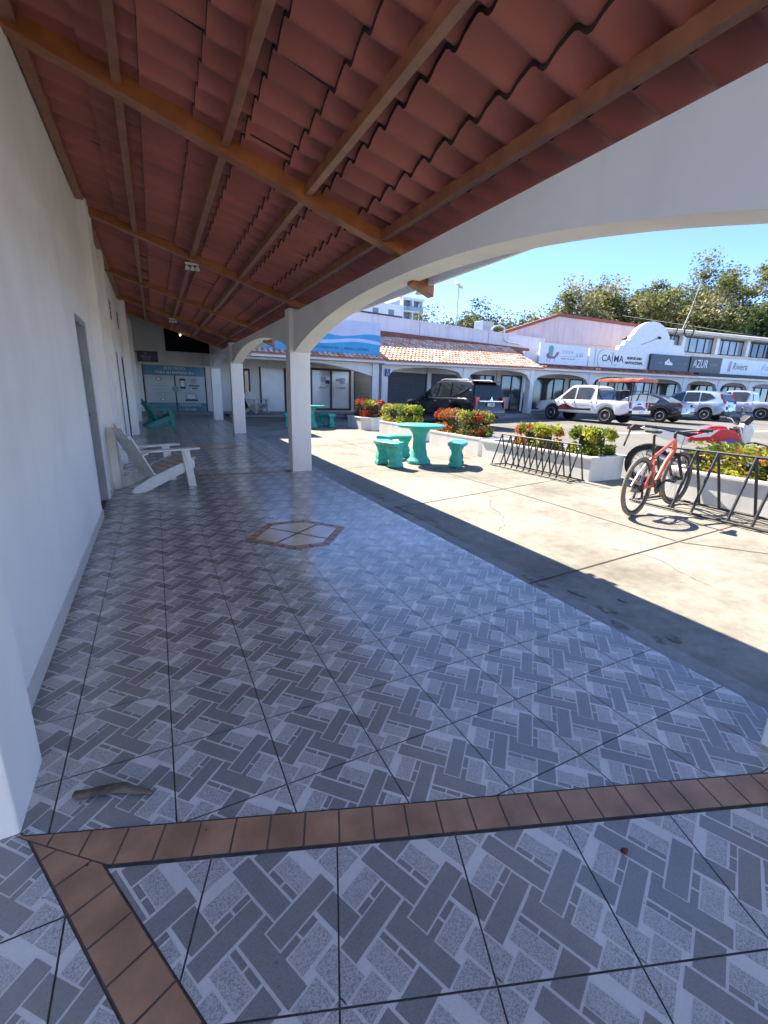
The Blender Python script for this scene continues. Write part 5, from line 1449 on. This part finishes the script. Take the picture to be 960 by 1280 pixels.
    for s in (-1, 1):
        for (nm, m, pts, dx) in sp.get('sidebits', []):
            q = MB(); q.prism([(s*(hw((y))+dx), y, z) for y, z in pts], (s*.012, 0, 0), m); q.build(nm, t)
        q = MB(); ym = ty1-sp.get('mir', .5); q.blob((s*(hw0+.07), ym, zbel+.05), (.10, .07, .075), sp.get('mirc', paint), 10, 6); q.tube([(s*(hw0-.08), ym, zbel), (s*(hw0+.05), ym, zbel+.02)], .02, 'plastic', 6); q.build('mirror', t, smooth=60)
        for yh in sp.get('handles', []):
            q = MB(); z = zbel-.10; q.tube([(s*(hw0-.003), yh-.09, z), (s*(hw0+.022), yh-.06, z), (s*(hw0+.022), yh+.06, z), (s*(hw0-.003), yh+.09, z)], .011, sp.get('handle', 'chrome'), 6); q.build('door_handle', t, smooth=50)
        q = MB()
        for yd in sp.get('seams', []): q.box((s*(hw0*.986)-.006, yd-.005, sill+.10), (s*(hw0*.986)+.0145, yd+.005, zbel-.02), 'black_matt')
        if q.v: q.build('door_seam', t)
    for (nm, m, a, b) in sp.get('rearbits', []):
        for s in ((-1, 1) if a[0] > 0 else (1,)):
            q = MB(); xs = sorted((s*a[0], s*b[0])); q.box((xs[0], a[1], a[2]), (xs[1], b[1], b[2]), m); q.build(nm, t, bevel=.012)
    return t
HD = lambda dx, dy: math.atan2(-dx, dy)

suv = dict(L=4.78, W=1.84, r=.37, sill=.34, axles=(-1.42, 1.38), paint='car_black', tw=.25, spk=6,
    top=[(-2.39, .62), (-2.36, .95), (-2.30, 1.06), (-1.6, 1.10), (.5, 1.06), (1.0, 1.04), (1.9, .96), (2.2, .86), (2.39, .62)],
    cabin=dict(base=(-2.33, 1.22), belt=1.05, wb=.95, wt=.74, roof=[(-2.10, 1.62), (-1.9, 1.74), (-1.0, 1.79), (-.1, 1.78), (.25, 1.72)],
        side=[[(.92, 1.10), (.22, 1.62), (.16, 1.66), (-.06, 1.68), (-.02, 1.10)], [(-.10, 1.10), (-.14, 1.685), (-.86, 1.69), (-.90, 1.11)], [(-.98, 1.12), (-.96, 1.68), (-1.5, 1.63), (-1.92, 1.46), (-1.62, 1.26)]],
        front=((1.10, 1.10), (.32, 1.66)), rear=((-2.29, 1.12), (-2.125, 1.56))),
    handles=[-.02, -.98], seams=[.98, -.08, -1.02],
    sidebits=[('chrome_strip', 'chrome', [(-1.45, 1.225), (-1.98, 1.45), (-1.94, 1.50), (-1.42, 1.27)], -.045), ('chrome_strip', 'chrome', [(.95, 1.06), (-1.45, 1.075), (-1.45, 1.095), (.95, 1.08)], -.018), ('headlight', 'lamp_clear', [(2.22, .84), (1.75, .90), (1.78, .97), (2.10, .94)], -.01), ('running_board', 'metal_dark', [(1.0, .30), (-1.0, .30), (-1.0, .36), (1.0, .36)], .0)],
    rearbits=[('taillight', 'lamp_red', (.60, -2.40, .97), (.80, -2.22, 1.15)), ('taillight', 'lamp_red', (.71, -2.41, .68), (.79, -2.34, .98)), ('chrome_strip', 'chrome', (0, -2.43, .97), (-.62, -2.35, 1.02)), ('chrome_strip', 'chrome', (0, -2.43, .97), (.62, -2.35, 1.02)), ('licence_plate', 'plate', (-.17, -2.425, .80), (.17, -2.37, .93)),
        ('bumper', 'metal_dark', (-.80, -2.44, .42), (.80, -2.30, .55)), ('spoiler', 'car_black', (-.62, -2.24, 1.70), (.62, -1.95, 1.75))])
c = car('parked_car', 'black off-road car parked nose-in behind the red-leaved hedge, tailgate towards us', 'car', (11.55, 16.35, gz(11.6, 16.3)-.02), HD(-.07, 1), suv)
q = MB()
for s in (-1, 1): q.tube([(s*.62, -1.75, 1.76), (s*.62, -1.6, 1.80), (s*.64, -.2, 1.82), (s*.64, 0, 1.77)], .018, 'metal', 6)
q.build('roof_rail', c, smooth=50)
text('plate_number', '2386', .13, (0, -2.432, .865), (1, 0, 0), (0, 0, 1), 'sign_ink', c)
q = MB()
for a in (90, 210, 330):
    cx_, cz_ = .045*math.cos(R(a)), 1.07+.045*math.sin(R(a)); q.poly([(cx_+.045*math.cos(R(a)), -2.425, cz_+.045*math.sin(R(a))), (cx_+.026*math.cos(R(a+90)), -2.425, cz_+.026*math.sin(R(a+90))), (cx_-.045*math.cos(R(a)), -2.425, cz_-.045*math.sin(R(a))), (cx_-.026*math.cos(R(a+90)), -2.425, cz_-.026*math.sin(R(a+90)))], 'chrome')
q.build('emblem', c, recalc=False)

pick = dict(L=5.25, W=1.80, r=.385, sill=.42, axles=(-1.52, 1.56), paint='car_white', tw=.25, spk=6, bed=(-2.52, -.98),
    top=[(-2.62, .66), (-2.60, 1.06), (-1.0, 1.08), (.9, 1.06), (1.25, 1.05), (2.2, .98), (2.45, .86), (2.62, .66)],
    cabin=dict(base=(-.98, 1.42), belt=1.05, wb=.94, wt=.76, roof=[(-.86, 1.66), (-.70, 1.74), (-.1, 1.79), (.35, 1.78), (.62, 1.70)],
        side=[[(1.10, 1.09), (.56, 1.60), (.46, 1.66), (.30, 1.68), (.28, 1.09)], [(.18, 1.09), (.18, 1.68), (-.55, 1.68), (-.72, 1.60), (-.62, 1.09)]],
        front=((1.34, 1.09), (.70, 1.64)), rear=((-.97, 1.12), (-.885, 1.58))), glass='shop_glass',
    handles=[.28, -.62], handle='metal_dark', seams=[1.18, .22, -.72, -.99],
    sidebits=[('headlight', 'lamp_clear', [(2.46, .82), (1.98, .90), (2.02, 1.0), (2.36, .96)], -.02), ('bumper', 'plastic', [(2.5, .5), (2.0, .5), (2.0, .56), (2.5, .56)], -.02)],
    rearbits=[('taillight', 'lamp_red', (.64, -2.635, .74), (.785, -2.54, 1.03)), ('bumper', 'chrome', (-.80, -2.76, .50), (.80, -2.58, .66)), ('licence_plate', 'plate', (-.17, -2.78, .50), (.17, -2.755, .63)), ('tailgate_handle', 'plastic', (-.1, -2.635, .92), (.1, -2.60, .98))])
c = car('pickup_truck', 'white double-cab pickup with black load rack, red tarp and dark red door swoosh', 'pickup truck', (19.95, 16.15, gz(20, 16)-.03), HD(-.10, 1), pick)
q = MB()
for s in (-1, 1):
    for y in (-.95, -1.75, -2.5): q.tube([(s*.80, y, 1.05), (s*.80, y, 1.98)], .022, 'black', 6)
    q.tube([(s*.80, -.95, 1.98), (s*.80, -2.5, 1.98)], .022, 'black', 6); q.tube([(s*.80, -.95, 1.55), (s*.80, -2.5, 1.55)], .016, 'black', 6)
    q.tube([(s*.80, -.95, 1.45), (s*.80, -1.25, 1.08)], .018, 'black', 6)
for y in (-.95, -1.75, -2.5): q.tube([(-.80, y, 1.98), (.80, y, 1.98)], .022, 'black', 6)
q.build('load_rack', c, smooth=50)
q = MB(); n = 14; secs = []
for i in range(n+1):
    y = -.9-1.95*i/n; sg = .025*math.sin(i*1.7)
    secs.append([(-.84, y, 1.93+sg*.5), (-.82, y, 2.04+sg), (-.4, y, 2.08-sg), (0, y, 2.10+sg), (.4, y, 2.08), (.82, y, 2.04-sg), (.84, y, 1.93)])
q.loft(secs, 'tarp'); q.build('tarp', c, smooth=60)
def swoosh(s):
    k = MB()
    for nm, m, f0, f1, dx in (('a', 'maroon', lambda u: .60+.02*u, lambda u: .66+.20*math.exp(-((u-.22)/.20)**2)*(1-.2*u), .006), ('b', 'ink', lambda u: .57, lambda u: .605+.07*u*(u > .5), .009)):
        for i in range(20):
            ua, ub = i/20, (i+1)/20; ya, yb = 1.15-1.9*ua, 1.15-1.9*ub
            k.poly([(s*(.90+dx), ya, f0(ua)), (s*(.90+dx), yb, f0(ub)), (s*(.90+dx), yb, f1(ub)), (s*(.90+dx), ya, f1(ua))], m)
    k.build('door_decal', c, recalc=False)
swoosh(-1); swoosh(1)
text('door_lettering', 'TRANSPORTES', .12, (-.905, -.15, .86), (0, -1, 0), (0, 0, 1), 'ink_grey', c)
k = MB(); k.poly([(-.55, -2.634, .68), (.55, -2.634, .68), (.55, -2.634, .74), (.1, -2.634, .86), (-.3, -2.634, .84), (-.55, -2.634, .74)], 'maroon'); k.build('tailgate_decal', c, recalc=False)

sedan = dict(L=4.7, W=1.82, r=.33, sill=.26, axles=(-1.38, 1.40), paint='car_dark', tw=.22, spk=10,
    top=[(-2.35, .60), (-2.32, .90), (-2.24, 1.0), (-1.7, 1.02), (-1.2, .98), (.8, .93), (1.2, .90), (2.0, .76), (2.25, .66), (2.35, .50)],
    cabin=dict(base=(-1.86, 1.28), belt=.94, wb=.92, wt=.68, roof=[(-1.15, 1.30), (-.75, 1.42), (-.25, 1.46), (.1, 1.45), (.40, 1.36)],
        side=[[(1.02, .97), (.42, 1.30), (.1, 1.38), (-.02, 1.39), (-.0, .97)], [(-.08, .97), (-.10, 1.39), (-.66, 1.36), (-1.18, 1.18), (-1.05, .98)]],
        front=((1.16, .97), (.46, 1.33)), rear=((-1.76, .98), (-1.17, 1.28))), glass='sky_glass',
    handles=[-.05, -.95], seams=[1.0, -.04, -1.05],
    sidebits=[('taillight', 'lamp_red', [(-1.80, .84), (-2.20, .80), (-2.22, .93), (-2.0, .95)], -.02)],
    rearbits=[('taillight', 'lamp_red', (.40, -2.35, .80), (.785, -2.24, .93)), ('licence_plate', 'plate', (-.2, -2.37, .62), (.2, -2.32, .74)), ('bumper', 'plastic', (-.7, -2.38, .34), (.7, -2.25, .44))])
car('parked_car', 'dark saloon car beside the white pickup, showing its red tail lamps', 'car', (24.35, 16.15, gz(24.3, 16)-.04), HD(-.14, 1), sedan)

crv = dict(L=4.5, W=1.80, r=.35, sill=.33, axles=(-1.30, 1.30), paint='car_blue', tw=.22, spk=8,
    top=[(-2.25, .60), (-2.22, 1.0), (-2.12, 1.08), (-1.5, 1.07), (.6, 1.0), (1.0, .99), (1.8, .90), (2.1, .78), (2.25, .55)],
    cabin=dict(base=(-2.14, 1.30), belt=1.03, wb=.94, wt=.72, roof=[(-1.86, 1.52), (-1.6, 1.63), (-.7, 1.69), (0, 1.67), (.42, 1.58)],
        side=[[(1.02, 1.06), (.40, 1.50), (.1, 1.58), (-.02, 1.585), (0, 1.06)], [(-.08, 1.06), (-.10, 1.59), (-.80, 1.59), (-.84, 1.08)], [(-.92, 1.09), (-.88, 1.58), (-1.35, 1.52), (-1.66, 1.30), (-1.2, 1.12)]],
        front=((1.16, 1.06), (.48, 1.54)), rear=((-2.10, 1.10), (-1.90, 1.48))),
    handles=[0, -.95], seams=[1.0, -.05, -.95],
    sidebits=[('taillight', 'lamp_red', [(-2.02, 1.02), (-2.18, .98), (-2.10, 1.10), (-1.98, 1.5), (-1.88, 1.5)], -.10), ('lower_trim', 'plastic', [(1.0, .34), (-1.0, .34), (-1.0, .46), (1.0, .46)], .0)],
    rearbits=[('taillight', 'lamp_red', (.62, -2.24, .98), (.785, -2.1, 1.12)), ('bumper', 'plastic', (-.84, -2.30, .38), (.84, -2.12, .56)), ('licence_plate', 'plate', (-.2, -2.26, .80), (.2, -2.22, .92))])
car('parked_car', 'pale blue tall hatchback parked between the dark saloon and the silver pickup', 'car', (29.2, 16.45, gz(29.2, 16.4)-.04), HD(-.12, 1), crv)

pick2 = dict(pick); pick2['paint'] = 'car_silver'; pick2['cabin'] = dict(pick['cabin']); pick2['glass'] = 'shop_glass'; pick2['spk'] = 12
pick2['top'] = [(-2.62, .70), (-2.60, 1.06), (-1.9, 1.10), (-1.0, 1.08), (.9, 1.06), (1.25, 1.05), (2.2, .98), (2.45, .86), (2.62, .66)]
car('pickup_truck', 'silver double-cab pickup with an empty bed, last vehicle on the right', 'pickup truck', (34.4, 16.3, gz(35, 16)-.04), HD(-.22, 1), pick2)

# ------------------------------------------------------------------ far tower block
t = thing('apartment_tower', 'tall white apartment block with stacked balconies far behind the tiled gallery', 'building', (44, 92, 0))
O_ = (44, 92, 0)
b = MB(O_); b.box((32, 88, 0), (48.4, 106, 19.0), 'tower_wall'); b.build('wall', t)
b = MB(O_); b.box((48.4, 90, 0), (53.2, 105, 20.4), 'tower_void'); b.build('balcony_core', t)
b = MB(O_); b.box((48.0, 89.2, 20.4), (54.2, 106, 21.0), 'tower_wall'); b.build('roof_slab', t)
for k in range(7):
    z = 1.2+2.8*k; b = MB(O_); b.box((48.5, 88.6, z), (53.6, 90, z+.25), 'tower_wall'); b.box((48.5, 88.6, z+.25), (53.6, 88.7, z+1.1), 'tower_wall' if k % 2 else 'sky_glass')
    for x in (48.5, 50.9, 53.3): b.box((x, 88.75, z+.25), (x+.3, 90, z+2.8), 'tower_wall')
    b.build('balcony', t)
for k in range(5):
    for x in (36, 41.2, 44.8):
        b = MB(O_); b.box((x, 87.95, 5.2+2.8*k), (x+1.3, 88.0, 6.7+2.8*k), 'tower_void'); b.build('window', t)

# ------------------------------------------------------------------ trees
def tree(label, x, y, h, rx, rz_, mix, n, leaf, seed, bare=.25, trunk=.28, base=0., low=.35, group='trees behind the shop row'):
    rnd = random.Random(seed); z0 = gz(x, y)+base
    t = thing('tree', label, 'tree', (x, y, z0), group=group)
    b = MB(); top = V((rnd.uniform(-.4, .4), rnd.uniform(-.4, .4), h*low)); b.tube([(0, 0, -.5), (top.x*.4, top.y*.4, h*low*.5), tuple(top)], [trunk, trunk*.8, trunk*.65], 'bark', 8)
    tips = []
    for i in range(11):
        a = rnd.uniform(0, 6.283); rr_ = rnd.uniform(.35, 1.)*rx; zt = h*low+rnd.uniform(.25, 1.0)*(h-h*low)*(1-.35*(rr_/rx)**2)
        e = V((math.cos(a)*rr_, math.sin(a)*rr_, zt)); m_ = top.lerp(e, .5)+V((rnd.uniform(-.5, .5), rnd.uniform(-.5, .5), rnd.uniform(-.2, .6)))
        b.tube([tuple(top*.95), tuple(m_), tuple(e)], [trunk*.42, trunk*.26, trunk*.07], 'bark', 6); tips += [e, m_.lerp(e, .6)]
        for j in range(4):
            e2 = m_.lerp(e, rnd.uniform(.3, 1))+V((rnd.gauss(0, rx*.22), rnd.gauss(0, rx*.22), rnd.uniform(-.1, .22)*h*.5)); b.tube([tuple(m_.lerp(e, .5)), tuple(e2)], [trunk*.15, trunk*.04], 'bark', 5); tips.append(e2)
    b.build('trunk', t, smooth=50)
    lv = MB(); tot = sum(w_ for _, w_ in mix)
    cl = []
    for e in tips:
        r = rnd.random()*tot
        for m, w_ in mix:
            r -= w_
            if r <= 0: break
        cl.append((e, m, rnd.uniform(.5, 1.1)*rz_))
    for _ in range(n):
        e, m, s = rnd.choice(cl)
        if rnd.random() < .25: m = rnd.choice(mix)[0]
        g3 = V((rnd.gauss(0, 1), rnd.gauss(0, 1), rnd.gauss(0, 1)))
        if g3.length > 1.9: g3 *= 1.9/g3.length*rnd.random()
        p = e+V((g3.x*s*.84, g3.y*s*.84, g3.z*s*.56))
        if p.z < h*low*.55: continue
        a = V((rnd.gauss(0, 1), rnd.gauss(0, 1), rnd.gauss(0, .6))).normalized(); c_ = a.cross(V((rnd.gauss(0, 1), rnd.gauss(0, 1), rnd.gauss(0, 1)))).normalized(); L_ = leaf*rnd.uniform(.5, 1.3)
        lv.poly([p-a*L_, p+c_*L_*.5, p+a*L_, p-c_*L_*.5], m)
    lv.build('crown', t, recalc=False)
    return t
OL = [('tree_olive', 4), ('tree_pale', 2.5), ('tree_mid', 2.5)]
DK = [('tree_dark', 4), ('tree_mid', 2)]
tree('pale olive spreading tree rising over the pink gable', 41.0, 37.5, 12.0, 4.6, 1.25, OL, 18000, .16, 11)
tree('broad olive tree with pale blossom behind the mission gable', 46.5, 34.5, 13.6, 5.0, 1.35, OL, 22000, .16, 12)
tree('olive tree with leaning twigs behind the roof ring', 51.2, 31.0, 14.4, 4.4, 1.3, OL, 19000, .16, 13)
tree('tall thin-crowned tree with bare branches showing against the sky', 56.0, 29.5, 15.4, 4.8, 1.1, [('tree_olive', 3), ('tree_mid', 4)], 15000, .15, 14, trunk=.26)
tree('tall half-bare tree at the right edge of the sky', 60.5, 25.5, 15.9, 4.4, 1.1, [('tree_olive', 3), ('tree_mid', 3), ('tree_pale', 1)], 15000, .15, 15, trunk=.26)
tree('wide olive tree filling the gap between the blossoming tree and the leaning one', 49.6, 34.0, 12.6, 4.6, 1.4, OL, 18000, .14, 22)
tree('dense dark tree at the far right above the upper roof', 57.5, 25.4, 12.2, 4.0, 1.5, DK, 18000, .16, 16)
tree('bright green bushy tree just above the upper roof', 50.0, 27.4, 9.9, 3.6, 1.15, [('tree_bright', 4), ('tree_mid', 3)], 14000, .16, 17)
tree('dark low tree between the bright bushy tree and the right edge', 54.2, 25.9, 10.4, 3.2, 1.2, [('tree_mid', 3), ('tree_dark', 3), ('tree_bright', 1)], 14000, .16, 18)
tree('low round green tree far behind the tiled roof, left of the roof unit', 33.6, 44.5, 10.4, 3.8, 1.5, [('tree_mid', 4), ('tree_dark', 2), ('tree_olive', 2)], 15000, .16, 19)
tree('low green tree far behind the roof unit', 37.6, 42.5, 10.5, 3.8, 1.5, [('tree_mid', 4), ('tree_dark', 1), ('tree_olive', 3)], 15000, .16, 20)
tree('small distant tree just right of the floodlight pole', 30.2, 48.0, 9.7, 3.2, 1.3, [('tree_mid', 4), ('tree_olive', 2)], 11000, .16, 21)

# ------------------------------------------------------------------ small things on the floor
rnd = random.Random(5)
gr = MB()
for _ in range(170):
    if rnd.random() < .6: x, y = rnd.uniform(-.5, 2.2), rnd.uniform(.4, 6)
    else: x, y = rnd.uniform(2.4, 6), rnd.uniform(.5, 8)
    z = .004 if x < 2.33 else -.008
    r = rnd.uniform(.0016, .0048); a = rnd.uniform(0, 3.14)
    gr.poly([(x+r*math.cos(a+k*1.25)*rnd.uniform(.6, 1.6), y+r*math.sin(a+k*1.25)*rnd.uniform(.6, 1.2), z+.002*(k % 2)) for k in range(5)], rnd.choice(['dry', 'dry', 'bark', 'dry_red']))
tag(gr.build('floor_grit', recalc=False), 'scattered specks of grit and dry leaf crumbs on the floor', 'grit', kind='stuff')
ck = MB()
for (x, y, a, L) in ((3.0, 3.3, .5, 1.5), (5.1, 4.1, 2.4, 1.2), (3.6, 1.6, 1.2, 1.0), (4.0, 6.0, -.3, 1.6), (5.6, 1.2, 1.9, 1.3)):
    P0 = V((x, y, -.0085)); n_ = int(L/.06)
    for i in range(n_):
        a += rnd.gauss(0, .28); P1 = P0+V((math.cos(a)*.06, math.sin(a)*.06, 0)); w_ = V((-math.sin(a), math.cos(a), 0))*rnd.uniform(.0012, .003)
        ck.poly([P0-w_, P1-w_, P1+w_, P0+w_], 'joint'); P0 = P1
tag(ck.build('concrete_cracks', recalc=False), kind='structure')
ms = MB()
for im in range(40):
    y = rnd.uniform(.8, 9); x = 2.40+abs(rnd.gauss(0, .16)); r = rnd.uniform(.012, .05); st_ = rnd.uniform(1, 2.6)
    ms.poly([(x+r*math.cos(k*.45)*rnd.uniform(.55, 1.1), y+r*st_*math.sin(k*.45)*rnd.uniform(.55, 1.1), gz(x, y)-.0075+.00008*im) for k in range(14)], 'moss')
tag(ms.build('moss_patches', recalc=False), kind='structure')
t = thing('dry_pod', 'dark curled dry seed pod lying on the tiles near the wall corner', 'seed pod', (-.25, 1.46, .0))
pts = [(-.115, .030, .012), (-.085, .016, .013), (-.045, .010, .014), (-.005, -.002, .015), (.03, -.008, .014), (.06, -.034, .013), (.10, -.058, .010), (.118, -.068, .008)]
b = MB()
secs = []
for i, p in enumerate(pts):
    w_ = (.012, .017, .018, .019, .020, .015, .010, .004)[i]; d = V(pts[min(i+1, 7)])-V(pts[max(i-1, 0)]); n = V((-d.y, d.x, 0)).normalized()
    secs.append([V(p)+n*w_*math.cos(a)*1.0+V((0, 0, .55*w_*math.sin(a)))+V((0, 0, .002*math.sin(i*2.3+a*2))) for a in [2*math.pi*k/10 for k in range(10)]])
b.loft(secs, 'dry', closed=True); b.build('husk', t, smooth=60)
t = thing('dry_petal', 'tiny dark red dry petal on the tiles below the brown band', 'petal', (1.145, .568, .003))
b = MB(); b.loft([[(-.012, -.006, .002), (-.008, 0, .008), (-.012, .006, .002)], [(0, -.010, .003), (0, 0, .014), (0, .010, .003)], [(.013, -.004, .002), (.012, 0, .007), (.013, .004, .002)]], 'dry_red'); b.build('petal', t, smooth=60)
